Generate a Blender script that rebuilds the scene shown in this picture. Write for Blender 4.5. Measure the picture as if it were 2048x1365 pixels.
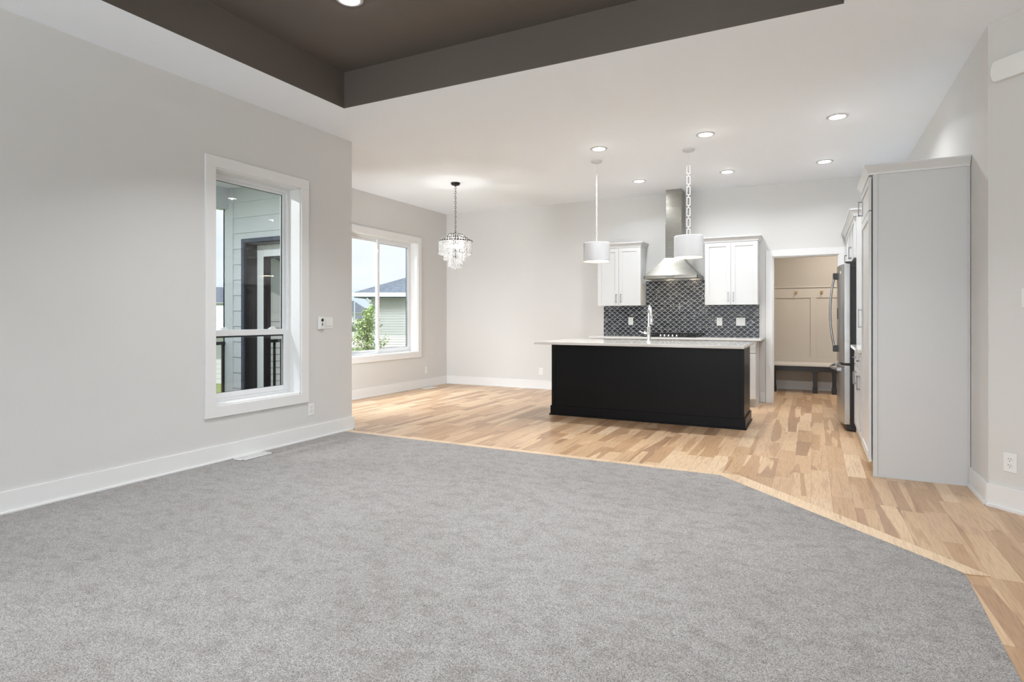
import bpy, bmesh, math, random
from mathutils import Vector, Matrix
random.seed(7)
S = bpy.context.scene
for o in list(bpy.data.objects): bpy.data.objects.remove(o)
COL = S.collection
PI = math.pi

# ------------------------------------------------------------------ camera
CX = 1182.3                                   # focal length in pixels of a 2048 wide frame
YAW = math.atan2(601.1, CX)
cam = bpy.data.cameras.new('camera'); camo = bpy.data.objects.new('camera', cam); COL.objects.link(camo)
cam.sensor_width = 36.0; cam.lens = CX * 36.0 / 2048.0
cam.shift_y = -(682.5 - 635.05) / 2048.0
cam.clip_start = 0.05; cam.clip_end = 500
camo.location = (0, 0, 1.2); camo.rotation_euler = (PI / 2, 0, YAW)
S.camera = camo

# ------------------------------------------------------------------ view
S.view_settings.view_transform = 'Standard'; S.view_settings.look = 'None'
S.view_settings.gamma = 1.0; S.view_settings.use_curve_mapping = False
S.view_settings.exposure = 0.50

# ------------------------------------------------------------------ world: pale blue sky with thin cloud
W = bpy.data.worlds.new('sky'); S.world = W; W.use_nodes = True
nt = W.node_tree; nt.nodes.clear()
out = nt.nodes.new('ShaderNodeOutputWorld'); bg = nt.nodes.new('ShaderNodeBackground')
tc = nt.nodes.new('ShaderNodeTexCoord'); mp = nt.nodes.new('ShaderNodeMapping'); mp.inputs['Scale'].default_value = (1, 1, 5)
nz = nt.nodes.new('ShaderNodeTexNoise'); nz.inputs['Scale'].default_value = 1.6; nz.inputs['Detail'].default_value = 6
cr = nt.nodes.new('ShaderNodeValToRGB')
cr.color_ramp.elements[0].position = .40; cr.color_ramp.elements[0].color = (.64, .76, .90, 1)
cr.color_ramp.elements[1].position = .60; cr.color_ramp.elements[1].color = (.84, .87, .90, 1)
L = nt.links.new
L(tc.outputs['Generated'], mp.inputs['Vector']); L(mp.outputs[0], nz.inputs['Vector']); L(nz.outputs['Fac'], cr.inputs['Fac'])
L(cr.outputs[0], bg.inputs['Color']); bg.inputs['Strength'].default_value = .9; L(bg.outputs[0], out.inputs[0])

# ------------------------------------------------------------------ sun, and added fill lamps standing in for daylight
def lamp(name, kind, loc, direction, energy, color=(1, 1, 1), **kw):
    d = bpy.data.lights.new(name, kind); d.energy = energy; d.color = color
    for k, v in kw.items(): setattr(d, k, v)
    o = bpy.data.objects.new(name, d); COL.objects.link(o); o.location = loc
    o.rotation_euler = Vector(direction).to_track_quat('-Z', 'Y').to_euler()
    return o
lamp('sun', 'SUN', (20, -6, 20), (-.5, .25, -1.1), 3.2, (1, .96, .9), angle=.01)
FILL_COL = (.93, .97, 1.0)
for wx, we in ((-2.9, 50), (-.9, 48), (1.1, 48)):
    lamp('rear_fill', 'AREA', (wx, -3.12, 1.45), (0, 1, .14), we, FILL_COL, shape='RECTANGLE', size=1.25, size_y=1.9)  # added lamps outside the guessed rear windows, fill the room from behind
lamp('side_fill', 'AREA', (3.12, -.6, 1.45), (-1, 0, -.05), 6, FILL_COL, shape='RECTANGLE', size=1.8, size_y=1.9)  # added lamp at a guessed side window, brightens the left wall

# ------------------------------------------------------------------ materials
lamp('dining_fill', 'AREA', (-7.7, 7.3, 4.3), (.62, 0, -.62), 360, (.84, .92, 1), shape='RECTANGLE', size=2.2, size_y=1.4)  # added lamp, out of view above the dining window, brightens the dining room
lamp('porch_door_fill', 'AREA', (-5.32, 4.86, 1.05), (0, 1, -.05), 27, FILL_COL, shape='RECTANGLE', size=.6, size_y=1.6, spread=2.2)  # added lamp just inside the door pane, boosts daylight in the dining room
MATS = {}
def newmat(name):
    m = bpy.data.materials.new(name); m.use_nodes = True; MATS[name] = m
    return m, m.node_tree, m.node_tree.nodes['Principled BSDF']
def N(t, kind, **kw):
    n = t.nodes.new(kind)
    for k, v in kw.items(): setattr(n, k, v)
    return n
def math_(t, op, a, b=None, c=None):
    n = t.nodes.new('ShaderNodeMath'); n.operation = op
    for i, v in enumerate((a, b, c)):
        if v is None: continue
        if isinstance(v, (int, float)): n.inputs[i].default_value = v
        else: t.links.new(v, n.inputs[i])
    return n.outputs[0]
def bump(t, b, height, strength=.2, dist=.01):
    n = N(t, 'ShaderNodeBump'); n.inputs['Strength'].default_value = strength; n.inputs['Distance'].default_value = dist
    t.links.new(height, n.inputs['Height']); t.links.new(n.outputs[0], b.inputs['Normal'])
def pos(t, scale=(1, 1, 1), loc=(0, 0, 0)):
    g = N(t, 'ShaderNodeNewGeometry'); m = N(t, 'ShaderNodeMapping')
    m.inputs['Scale'].default_value = scale; m.inputs['Location'].default_value = loc
    t.links.new(g.outputs['Position'], m.inputs['Vector']); return m.outputs[0]
def noise(t, vec, scale, detail=3, rough=.5, dist=0):
    n = N(t, 'ShaderNodeTexNoise'); n.inputs['Scale'].default_value = scale; n.inputs['Detail'].default_value = detail
    n.inputs['Roughness'].default_value = rough; n.inputs['Distortion'].default_value = dist
    t.links.new(vec, n.inputs['Vector']); return n.outputs['Fac']
def ramp(t, fac, stops):
    r = N(t, 'ShaderNodeValToRGB'); e = r.color_ramp.elements
    while len(e) < len(stops): e.new(.5)
    for el, (p, c) in zip(e, stops): el.position = p; el.color = (*c, 1)
    t.links.new(fac, r.inputs['Fac']); return r.outputs['Color']
def mixc(t, fac, a, b, mode='MIX'):
    n = N(t, 'ShaderNodeMix', data_type='RGBA', blend_type=mode)
    for i, v in ((0, fac), (6, a), (7, b)):
        if isinstance(v, (int, float)): n.inputs[i].default_value = v
        elif isinstance(v, tuple): n.inputs[i].default_value = (*v, 1)
        else: t.links.new(v, n.inputs[i])
    return n.outputs[2]
def plain(name, col, rough=.5, metal=0, bumpy=None, spec=.5, var=0):
    m, t, b = newmat(name)
    b.inputs['Base Color'].default_value = (*col, 1); b.inputs['Roughness'].default_value = rough
    b.inputs['Metallic'].default_value = metal; b.inputs['Specular IOR Level'].default_value = spec
    if var:
        f = noise(t, pos(t), 3, 3)
        t.links.new(mixc(t, f, tuple(c * (1 - var) for c in col), tuple(min(1, c * (1 + var)) for c in col)), b.inputs['Base Color'])
    if bumpy:
        sc, st, ds = bumpy
        bump(t, b, noise(t, pos(t), sc, 4), st, ds)
    return m
plain('wall_paint', (.665, .655, .64), .65, bumpy=(160, .12, .003), var=.012)
plain('ceiling_paint', (.875, .905, .945), .8, bumpy=(70, .25, .004))
plain('tray_paint', (.122, .102, .088), .6, bumpy=(70, .2, .004))
plain('trim_paint', (.78, .776, .77), .35, bumpy=(40, .03, .002))
plain('cabinet_paint', (.65, .65, .648), .32, bumpy=(30, .03, .002))
plain('panel_paint', (.61, .61, .612), .34, bumpy=(30, .03, .002))
plain('island_paint', (.005, .005, .006), .34, bumpy=(25, .04, .002), spec=.16)
plain('chrome', (.85, .85, .86), .08, 1)
plain('pull_metal', (.36, .36, .38), .3, 1)
plain('black_metal', (.02, .018, .016), .4, .6)
plain('bronze', (.07, .05, .04), .35, .8)
plain('iron', (.02, .02, .02), .55, .3)
plain('plate_plastic', (.80, .80, .79), .3)
plain('dark_plastic', (.015, .015, .017), .35)
plain('vinyl', (.78, .79, .80), .35)
plain('seal', (.02, .03, .035), .5)
plain('fridge_side', (.012, .011, .011), .4, bumpy=(200, .1, .002))
plain('white_enamel', (.60, .60, .615), .3)
plain('gold_leaf', (.75, .55, .25), .35, .7)
plain('bench_black', (.012, .010, .010), .35)
plain('bench_top', (.70, .66, .61), .4)
plain('mud_paint', (.60, .55, .49), .5)
plain('mud_wall', (.50, .455, .40), .65, bumpy=(160, .12, .003))
plain('brass', (.35, .24, .12), .35, .9)
plain('siding_grey', (.55, .585, .61), .6, bumpy=(60, .3, .004))
plain('siding_tan', (.70, .68, .62), .6)
plain('siding_white', (.70, .71, .72), .6)
plain('door_trim_dark', (.045, .055, .085), .4)
plain('jamb_dark', (.018, .015, .014), .35)
plain('exterior_white', (.80, .83, .84), .4)
plain('deck', (.45, .43, .40), .7, bumpy=(30, .3, .004))
plain('concrete', (.62, .57, .50), .85, var=.08)
plain('bark', (.10, .09, .08), .9, bumpy=(60, .5, .01))
plain('gutter_white', (.72, .74, .74), .4)

def metal_brushed(name, col, sc, rough):
    m, t, b = newmat(name)
    b.inputs['Base Color'].default_value = (*col, 1); b.inputs['Metallic'].default_value = 1
    f = noise(t, pos(t, sc), 1, 4)
    t.links.new(math_(t, 'MULTIPLY_ADD', f, .06, rough - .03), b.inputs['Roughness'])
    bump(t, b, f, .02, .0005)
metal_brushed('hood_steel', (.31, .298, .272), (3, 300, 300), .27)
metal_brushed('fridge_steel', (.46, .455, .45), (300, 300, 3), .24)

def glass(name, tint=(1, 1, 1), gloss=.0, dark=0):
    m = bpy.data.materials.new(name); m.use_nodes = True; MATS[name] = m; t = m.node_tree; t.nodes.clear()
    o = N(t, 'ShaderNodeOutputMaterial'); tr = N(t, 'ShaderNodeBsdfTransparent'); gl = N(t, 'ShaderNodeBsdfGlossy')
    tr.inputs[0].default_value = (*tint, 1); gl.inputs['Roughness'].default_value = 0.0
    g = N(t, 'ShaderNodeNewGeometry'); dp = N(t, 'ShaderNodeVectorMath', operation='DOT_PRODUCT')
    t.links.new(g.outputs['Incoming'], dp.inputs[0]); t.links.new(g.outputs['Normal'], dp.inputs[1])
    q = math_(t, 'POWER', math_(t, 'SUBTRACT', 1, math_(t, 'ABSOLUTE', dp.outputs['Value'])), 5)   # same on both faces of the thin pane
    f = math_(t, 'MULTIPLY_ADD', q, .9, .04 + gloss)
    mx = N(t, 'ShaderNodeMixShader'); t.links.new(f, mx.inputs[0]); t.links.new(tr.outputs[0], mx.inputs[1]); t.links.new(gl.outputs[0], mx.inputs[2])
    t.links.new(mx.outputs[0], o.inputs[0])
glass('pane_glass', (.98, .984, .985))
glass('door_glass', (.16, .18, .20), .50)

def crystal():
    m, t, b = newmat('crystal')
    b.inputs['Base Color'].default_value = (.97, .97, .97, 1); b.inputs['Roughness'].default_value = .06
    b.inputs['Transmission Weight'].default_value = .45; b.inputs['IOR'].default_value = 1.5
    b.inputs['Specular IOR Level'].default_value = .9
crystal()
def emit(name, col, s):
    m, t, b = newmat(name); b.inputs['Base Color'].default_value = (.8, .8, .8, 1)
    b.inputs['Emission Color'].default_value = (*col, 1); b.inputs['Emission Strength'].default_value = s
emit('lens_glow', (1, .97, .9), 9)
emit('bulb_glow', (1, .88, .66), 5)
emit('hood_glow', (1, .88, .68), 6)

def carpet_mat():
    m, t, b = newmat('carpet')
    v = pos(t)
    fine = noise(t, v, 270, 2, .7); mid = noise(t, v, 90, 2)
    patch = noise(t, pos(t, (1, 1.4, 1)), 9, 4, .65, .2); big = noise(t, v, 1.1, 3)
    c1 = ramp(t, fine, [(.32, (.10, .085, .077)), (.47, (.305, .283, .271)), (.60, (.54, .517, .503))])
    c2 = mixc(t, 1.0, c1, ramp(t, patch, [(.34, (.80, .785, .77)), (.54, (1, 1, 1)), (.7, (1.0, 1.0, 1.0))]), 'MULTIPLY')
    c3 = mixc(t, 1.0, c2, ramp(t, big, [(.35, (.90, .89, .88)), (.6, (1, 1, 1))]), 'MULTIPLY')
    c3 = mixc(t, 1.0, c3, ramp(t, mid, [(.34, (.88, .875, .87)), (.54, (1.0, 1.0, 1.0))]), 'MULTIPLY')
    t.links.new(c3, b.inputs['Base Color']); b.inputs['Roughness'].default_value = .95; b.inputs['Specular IOR Level'].default_value = .1
    b.inputs['Sheen Weight'].default_value = .25; b.inputs['Sheen Roughness'].default_value = .5
    h = math_(t, 'ADD', fine, math_(t, 'MULTIPLY', mid, .6))
    bump(t, b, h, .7, .008)
carpet_mat()

def wood(name, border=False):
    m, t, b = newmat(name)
    g = N(t, 'ShaderNodeNewGeometry'); sp = N(t, 'ShaderNodeSeparateXYZ'); t.links.new(g.outputs['Position'], sp.inputs[0])
    x, y = sp.outputs[0], sp.outputs[1]
    w = .1235
    u = math_(t, 'DIVIDE', math_(t, 'ADD', x, .01), w)
    row = math_(t, 'FLOOR', u); fu = math_(t, 'SUBTRACT', u, row)
    def wn(a, b2, seed):
        c = N(t, 'ShaderNodeCombineXYZ'); 
        for i, q in enumerate((a, b2, seed)):
            if isinstance(q, (int, float)): c.inputs[i].default_value = q
            else: t.links.new(q, c.inputs[i])
        n = N(t, 'ShaderNodeTexWhiteNoise', noise_dimensions='3D'); t.links.new(c.outputs[0], n.inputs['Vector'])
        return n.outputs['Value']
    r1 = wn(row, 0, 1.3)
    ln = math_(t, 'MULTIPLY_ADD', wn(row, 0, 4.7), .45, .55)
    v = math_(t, 'DIVIDE', math_(t, 'ADD', y, math_(t, 'MULTIPLY', r1, 7.0)), ln)
    k = math_(t, 'FLOOR', v); fv = math_(t, 'SUBTRACT', v, k)
    if border:
        tone = wn(0, 0, 2.0); hear = wn(0, 0, 5.1); seed2 = wn(0, 0, 9.7)
    else:
        tone = wn(row, k, 2.0); hear = wn(row, k, 5.1); seed2 = wn(row, k, 9.7)
    # grain coordinates: stretched along the board with a per board offset
    c = N(t, 'ShaderNodeCombineXYZ')
    t.links.new(math_(t, 'ADD', math_(t, 'MULTIPLY', x, 1.0), math_(t, 'MULTIPLY', seed2, 37)), c.inputs[0])
    t.links.new(math_(t, 'ADD', math_(t, 'MULTIPLY', y, .065), math_(t, 'MULTIPLY', hear, 51)), c.inputs[1])
    vec = c.outputs[0]
    c2 = N(t, 'ShaderNodeCombineXYZ')
    t.links.new(math_(t, 'ADD', math_(t, 'MULTIPLY', x, 1.0), math_(t, 'MULTIPLY', hear, 31)), c2.inputs[0])
    t.links.new(math_(t, 'ADD', math_(t, 'MULTIPLY', y, .05), math_(t, 'MULTIPLY', tone, 51)), c2.inputs[1])
    heart = noise(t, vec, 8.0, 1, .3, .1)                 # wavy sapwood / heartwood border
    grain = noise(t, c2.outputs[0], 130, 4, .6)
    cath = noise(t, vec, 22, 3, .55, 1.2)
    light = ramp(t, tone, [(0, (.54, .375, .25)), (.35, (.68, .515, .365)), (.7, (.60, .425, .295)), (1, (.76, .61, .465))])
    dark = ramp(t, seed2, [(0, (.46, .305, .20)), (.5, (.53, .36, .235)), (1, (.39, .255, .175))])
    thr = math_(t, 'MULTIPLY_ADD', hear, .34, .36)
    hm = math_(t, 'SMOOTH_MIN', 1, math_(t, 'MAXIMUM', 0, math_(t, 'MULTIPLY', math_(t, 'SUBTRACT', heart, thr), 60)), .01)
    if border: hm = math_(t, 'MULTIPLY', hm, .25)
    col = mixc(t, hm, light, dark)
    col = mixc(t, 1.0, col, ramp(t, grain, [(.34, (.80, .765, .73)), (.56, (1, .985, .96))]), 'MULTIPLY')
    col = mixc(t, 1.0, col, ramp(t, cath, [(.34, (.84, .80, .76)), (.42, (1, .98, .95)), (.60, (1, .98, .95)), (.66, (.88, .85, .81))]), 'MULTIPLY')
    kn = N(t, 'ShaderNodeTexVoronoi'); kn.inputs['Scale'].default_value = 1.4; t.links.new(vec, kn.inputs['Vector'])
    kv = N(t, 'ShaderNodeTexVoronoi'); kv.inputs['Scale'].default_value = 1.6; t.links.new(pos(t, (1, .55, 1)), kv.inputs['Vector'])
    kf = math_(t, 'LESS_THAN', kv.outputs['Distance'], .014)
    if not border: col = mixc(t, math_(t, 'MULTIPLY', kf, .8), col, (.07, .04, .025))
    # seams
    e1 = math_(t, 'MINIMUM', fu, math_(t, 'SUBTRACT', 1, fu)); s1 = math_(t, 'LESS_THAN', e1, .010)
    e2 = math_(t, 'MULTIPLY', math_(t, 'MINIMUM', fv, math_(t, 'SUBTRACT', 1, fv)), ln); s2 = math_(t, 'LESS_THAN', e2, .0012)
    seam = math_(t, 'MAXIMUM', s1, s2)
    if not border: col = mixc(t, math_(t, 'MULTIPLY', seam, .35), col, (.16, .09, .05))
    col = mixc(t, 1.0, col, (1.0, .965, .895), 'MULTIPLY')
    t.links.new(col, b.inputs['Base Color'])
    t.links.new(math_(t, 'MULTIPLY_ADD', grain, .10, .285), b.inputs['Roughness'])
    b.inputs['Specular IOR Level'].default_value = .5
    if not border: bump(t, b, math_(t, 'SUBTRACT', 1, seam), .15, .001)
wood('oak_floor'); wood('oak_border', True)

def scallop():
    m, t, b = newmat('scallop_tile')
    g = N(t, 'ShaderNodeNewGeometry'); sp = N(t, 'ShaderNodeSeparateXYZ'); t.links.new(g.outputs['Position'], sp.inputs[0])
    x, z = sp.outputs[0], sp.outputs[2]
    R, Sx, Sz = .0434, .0868, .0352
    zz = math_(t, 'DIVIDE', math_(t, 'SUBTRACT', z, .900), Sz); k0 = math_(t, 'FLOOR', zz)
    def dist(k):
        par = math_(t, 'MULTIPLY', math_(t, 'FLOORED_MODULO', k, 2), .5)
        uu = math_(t, 'SUBTRACT', math_(t, 'DIVIDE', x, Sx), par)
        i = math_(t, 'ROUND', uu)
        dx = math_(t, 'MULTIPLY', math_(t, 'SUBTRACT', uu, i), Sx)
        dz = math_(t, 'MULTIPLY', math_(t, 'SUBTRACT', zz, k), Sz)
        d = math_(t, 'SQRT', math_(t, 'ADD', math_(t, 'MULTIPLY', dx, dx), math_(t, 'MULTIPLY', dz, dz)))
        return d, i
    km = math_(t, 'SUBTRACT', k0, 1)
    d1, i1 = dist(km); d0, i0 = dist(k0)
    gw = .0021
    g1 = math_(t, 'LESS_THAN', math_(t, 'ABSOLUTE', math_(t, 'SUBTRACT', d1, R)), gw)
    out1 = math_(t, 'GREATER_THAN', d1, R)
    g0 = math_(t, 'MULTIPLY', out1, math_(t, 'LESS_THAN', math_(t, 'ABSOLUTE', math_(t, 'SUBTRACT', d0, R)), gw))
    grout = math_(t, 'MAXIMUM', g1, g0)
    in0 = math_(t, 'LESS_THAN', d0, R)
    row = math_(t, 'ADD', km, math_(t, 'MULTIPLY', out1, math_(t, 'SUBTRACT', 2, in0)))
    idx = math_(t, 'ADD', math_(t, 'MULTIPLY', i1, math_(t, 'SUBTRACT', 1, out1)), math_(t, 'MULTIPLY', i0, out1))
    c = N(t, 'ShaderNodeCombineXYZ'); t.links.new(row, c.inputs[0]); t.links.new(idx, c.inputs[1])
    wnz = N(t, 'ShaderNodeTexWhiteNoise', noise_dimensions='3D'); t.links.new(c.outputs[0], wnz.inputs['Vector'])
    vm = N(t, 'ShaderNodeVectorMath', operation='MULTIPLY_ADD'); t.links.new(wnz.outputs['Color'], vm.inputs[0])
    vm.inputs[1].default_value = (9, 9, 9); t.links.new(g.outputs['Position'], vm.inputs[2])
    vn = noise(t, vm.outputs[0], 7, 3, .5, 1.2)
    vein = math_(t, 'LESS_THAN', math_(t, 'ABSOLUTE', math_(t, 'SUBTRACT', vn, .5)), .009)
    vmask = math_(t, 'GREATER_THAN', wnz.outputs['Value'], .45)
    base = ramp(t, wnz.outputs['Value'], [(0, (.010, .013, .020)), (1, (.026, .032, .043))])
    col = mixc(t, math_(t, 'MULTIPLY', math_(t, 'MULTIPLY', vein, vmask), .75), base, (.45, .46, .47))
    col = mixc(t, grout, col, (.56, .56, .55))
    t.links.new(col, b.inputs['Base Color'])
    t.links.new(math_(t, 'MULTIPLY_ADD', grout, .5, .25), b.inputs['Roughness'])
    bump(t, b, math_(t, 'SUBTRACT', 1, grout), .3, .001); b.inputs['Specular IOR Level'].default_value = .3
scallop()

def quartz():
    m, t, b = newmat('quartz')
    v = noise(t, pos(t), 3.2, 6, .65, 1.4)
    f = math_(t, 'LESS_THAN', math_(t, 'ABSOLUTE', math_(t, 'SUBTRACT', v, .5)), .006)
    col = mixc(t, math_(t, 'MULTIPLY', f, .2), (.76, .75, .735), (.5, .49, .48))
    t.links.new(col, b.inputs['Base Color']); b.inputs['Roughness'].default_value = .07
quartz()
def shingles():
    m, t, b = newmat('shingles')
    f = noise(t, pos(t, (1, 1, 1)), 14, 3, .7)
    t.links.new(ramp(t, f, [(.3, (.07, .09, .12)), (.7, (.17, .20, .25))]), b.inputs['Base Color']); b.inputs['Roughness'].default_value = .9
    m, t, b = newmat('shingles_light')
    f = noise(t, pos(t, (1, 1, 3)), 12, 3, .7)
    t.links.new(ramp(t, f, [(.3, (.36, .38, .40)), (.7, (.58, .60, .62))]), b.inputs['Base Color']); b.inputs['Roughness'].default_value = .9
shingles()
def grass():
    m, t, b = newmat('lawn_grass')
    f = noise(t, pos(t), 3, 6, .7)
    t.links.new(ramp(t, f, [(.3, (.12, .15, .055)), (.7, (.22, .28, .10))]), b.inputs['Base Color']); b.inputs['Roughness'].default_value = .95
grass()
def leafm():
    m, t, b = newmat('leaf')
    f = noise(t, pos(t), 25, 2)
    t.links.new(ramp(t, f, [(.35, (.12, .20, .04)), (.55, (.34, .46, .12)), (.7, (.58, .46, .30))]), b.inputs['Base Color'])
    b.inputs['Roughness'].default_value = .6
leafm()

# ------------------------------------------------------------------ mesh helpers
class MB:
    def __init__(s): s.bm = bmesh.new()
    def box(s, x0, y0, z0, x1, y1, z1):
        x0, x1 = sorted((x0, x1)); y0, y1 = sorted((y0, y1)); z0, z1 = sorted((z0, z1))
        v = [s.bm.verts.new(p) for p in ((x0, y0, z0), (x1, y0, z0), (x1, y1, z0), (x0, y1, z0), (x0, y0, z1), (x1, y0, z1), (x1, y1, z1), (x0, y1, z1))]
        for f in ((0, 3, 2, 1), (4, 5, 6, 7), (0, 1, 5, 4), (1, 2, 6, 5), (2, 3, 7, 6), (3, 0, 4, 7)): s.bm.faces.new([v[i] for i in f])
        return s
    def prism(s, poly, z0, z1):
        """polygon in x,y raised from z0 to z1"""
        a = [s.bm.verts.new((p[0], p[1], z0)) for p in poly]; b = [s.bm.verts.new((p[0], p[1], z1)) for p in poly]
        n = len(poly); s.bm.faces.new(a[::-1]); s.bm.faces.new(b)
        for i in range(n): s.bm.faces.new((a[i], a[(i + 1) % n], b[(i + 1) % n], b[i]))
        return s
    def extrude(s, pts, d):
        """closed 3d polygon swept by the vector d"""
        a = [s.bm.verts.new(p) for p in pts]; b = [s.bm.verts.new(Vector(p) + Vector(d)) for p in pts]
        n = len(pts); s.bm.faces.new(a[::-1]); s.bm.faces.new(b)
        for i in range(n): s.bm.faces.new((a[i], a[(i + 1) % n], b[(i + 1) % n], b[i]))
        return s
    def loops(s, rings, cap=True, closed=True):
        R = [[s.bm.verts.new(p) for p in r] for r in rings]
        n = len(R[0])
        for a, b in zip(R, R[1:]):
            for i in range(n if closed else n - 1): s.bm.faces.new((a[i], a[(i + 1) % n], b[(i + 1) % n], b[i]))
        if cap: s.bm.faces.new(R[0][::-1]); s.bm.faces.new(R[-1])
        return s
    def lathe(s, prof, c=(0, 0, 0), seg=32, axis='z', cap=True):
        rings = []
        for r, h in prof:
            ring = []
            for i in range(seg):
                a = 2 * PI * i / seg; u, v = r * math.cos(a), r * math.sin(a)
                p = {'z': (u, v, h), 'y': (u, h, v), 'x': (h, u, v)}[axis]
                ring.append((c[0] + p[0], c[1] + p[1], c[2] + p[2]))
            rings.append(ring)
        return s.loops(rings, cap)
    def tube(s, path, r, seg=8, closed=False):
        P = [Vector(p) for p in path]; n = len(P); rings = []
        up = None
        for i in range(n):
            if closed: d = (P[(i + 1) % n] - P[(i - 1) % n]).normalized()
            else: d = (P[min(i + 1, n - 1)] - P[max(i - 1, 0)]).normalized()
            if up is None:
                up = Vector((0, 0, 1)) if abs(d.z) < .9 else Vector((1, 0, 0))
            side = d.cross(up).normalized(); up = side.cross(d).normalized()
            rr = r[i] if isinstance(r, (list, tuple)) else r
            rings.append([P[i] + side * rr * math.cos(2 * PI * k / seg) + up * rr * math.sin(2 * PI * k / seg) for k in range(seg)])
        if closed:
            rings.append(rings[0]); R = [[s.bm.verts.new(p) for p in rg] for rg in rings[:-1]]
            for a in range(len(R)):
                b = (a + 1) % len(R)
                for i in range(seg): s.bm.faces.new((R[a][i], R[a][(i + 1) % seg], R[b][(i + 1) % seg], R[b][i]))
            return s
        return s.loops(rings)
    def ball(s, c, r, sub=2, sc=(1, 1, 1)):
        M = Matrix.Translation(c) @ Matrix.Diagonal((*[r * k for k in sc], 1))
        bmesh.ops.create_icosphere(s.bm, subdivisions=sub, radius=1, matrix=M); return s
    def build(s, name, mat, parent=None, smooth=False, bevel=0, **tags):
        bmesh.ops.recalc_face_normals(s.bm, faces=s.bm.faces)
        me = bpy.data.meshes.new(name); 
        off = Vector((0, 0, 0))
        if parent is not None:
            q = parent
            while q is not None: off += q.location; q = q.parent
            bmesh.ops.translate(s.bm, verts=s.bm.verts, vec=-off)
        s.bm.to_mesh(me); s.bm.free()
        me.materials.append(MATS[mat])
        if smooth:
            me.shade_smooth()
            try: me.set_sharp_from_angle(angle=math.radians(40))
            except Exception: pass
        o = bpy.data.objects.new(name, me); COL.objects.link(o)
        if parent is not None: o.parent = parent
        if bevel:
            b = o.modifiers.new('bevel', 'BEVEL'); b.width = bevel; b.segments = 2; b.limit_method = 'ANGLE'
        for k2, v2 in tags.items(): o[k2] = v2
        return o
def thing(name, label, cat, loc, group=None):
    o = bpy.data.objects.new(name, None); COL.objects.link(o); o.location = loc; o.empty_display_size = .1
    o['label'] = label; o['category'] = cat
    if group: o['group'] = group
    return o
def recenter(o):
    me = o.data; xs = [v.co for v in me.vertices]
    c = Vector(((min(v.x for v in xs) + max(v.x for v in xs)) / 2, (min(v.y for v in xs) + max(v.y for v in xs)) / 2, min(v.z for v in xs)))
    me.transform(Matrix.Translation(-c)); o.location = c
    return o
def single(mb, name, mat, label, cat, group=None, **kw):
    o = mb.build(name, mat, **kw); recenter(o); o['label'] = label; o['category'] = cat
    if group: o['group'] = group
    return o
def struct(mb, name, mat, parent=None, **kw):
    o = mb.build(name, mat, parent, **kw)
    if parent is None: o['kind'] = 'structure'
    return o
def dup(root, loc, rz=0, label=None, group=None):
    r = root.copy(); COL.objects.link(r); r.location = loc; r.rotation_euler = (0, 0, rz)
    if label: r['label'] = label
    if group: r['group'] = group
    for ch in list(root.children):
        c = ch.copy(); COL.objects.link(c); c.parent = r
        for g in ch.children:
            d = g.copy(); COL.objects.link(d); d.parent = c
    return r

# ------------------------------------------------------------------ measures
XL, XF, YB, CZ = -4.375, -5.935, 9.05, 3.07       # living room wall, dining wall, kitchen wall, ceiling
YR = 4.84                                         # inner face of the wall that steps out to the dining room
XR = 1.0                                          # kitchen side wall
RX, RY = 3.0, -3.0                                # far side and rear of the living room
TZ = 3.39                                         # raised part of the ceiling
TX0, TX1, TY0, TY1 = -3.737, .167, -1.6, 4.035

def wall(axis, c0, c1, a0, a1, z0, z1, holes):
    """wall slab between planes c0..c1 on axis, running a0..a1, with holes (h0,h1,z0,z1)"""
    m = MB()
    def bx(p0, p1, q0, q1):
        if p1 - p0 < 1e-5 or q1 - q0 < 1e-5: return
        if axis == 'x': m.box(c0, p0, q0, c1, p1, q1)
        else: m.box(p0, c0, q0, p1, c1, q1)
    cur = a0
    for h0, h1, b0, b1 in sorted(holes):
        bx(cur, h0, z0, z1); bx(h0, h1, z0, b0); bx(h0, h1, b1, z1); cur = h1
    bx(cur, a1, z0, z1)
    return m

# ------------------------------------------------------------------ floors
mf = MB(); mf.prism([(XL, RY), (RX, RY), (RX, 3.2), (2.0, 3.2), (XR + .6, 4.2), (XR + .6, 11.05), (-.72, 11.05), (-.72, 9.3), (XF, 9.3), (XF, YR - .04), (XL, YR - .04)], -.05, 0)
struct(mf, 'floor', 'oak_floor')
cp = [(-4.36, RY), (-4.36, 4.715), (-.623, 4.69), (.60, 3.446), (.622, 3.418), (.633, 3.37), (.612, 2.49), (.60, RY)]
car = single(MB().prism(cp, .0, .009), 'carpet', 'carpet', 'pale grey cut pile carpet covering the living room floor', 'carpet', bevel=.004)
car['kind'] = 'stuff'
st = MB()
st.prism([(-4.36, 4.715), (-4.36, 4.80), (-.503, 4.775), (-.623, 4.69)], .0, .006)
struct(st, 'trim_1', 'oak_border', bevel=.002)
struct(MB().prism([(-.623, 4.69), (-.503, 4.775), (.16, 4.065), (.08, 3.976)], .0, .0062), 'trim_2', 'oak_border', bevel=.002)
struct(MB().prism([(.08, 3.976), (.16, 4.065), (.735, 3.436), (.633, 3.413)], .0, .0058), 'trim_3', 'oak_border', bevel=.002)

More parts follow.
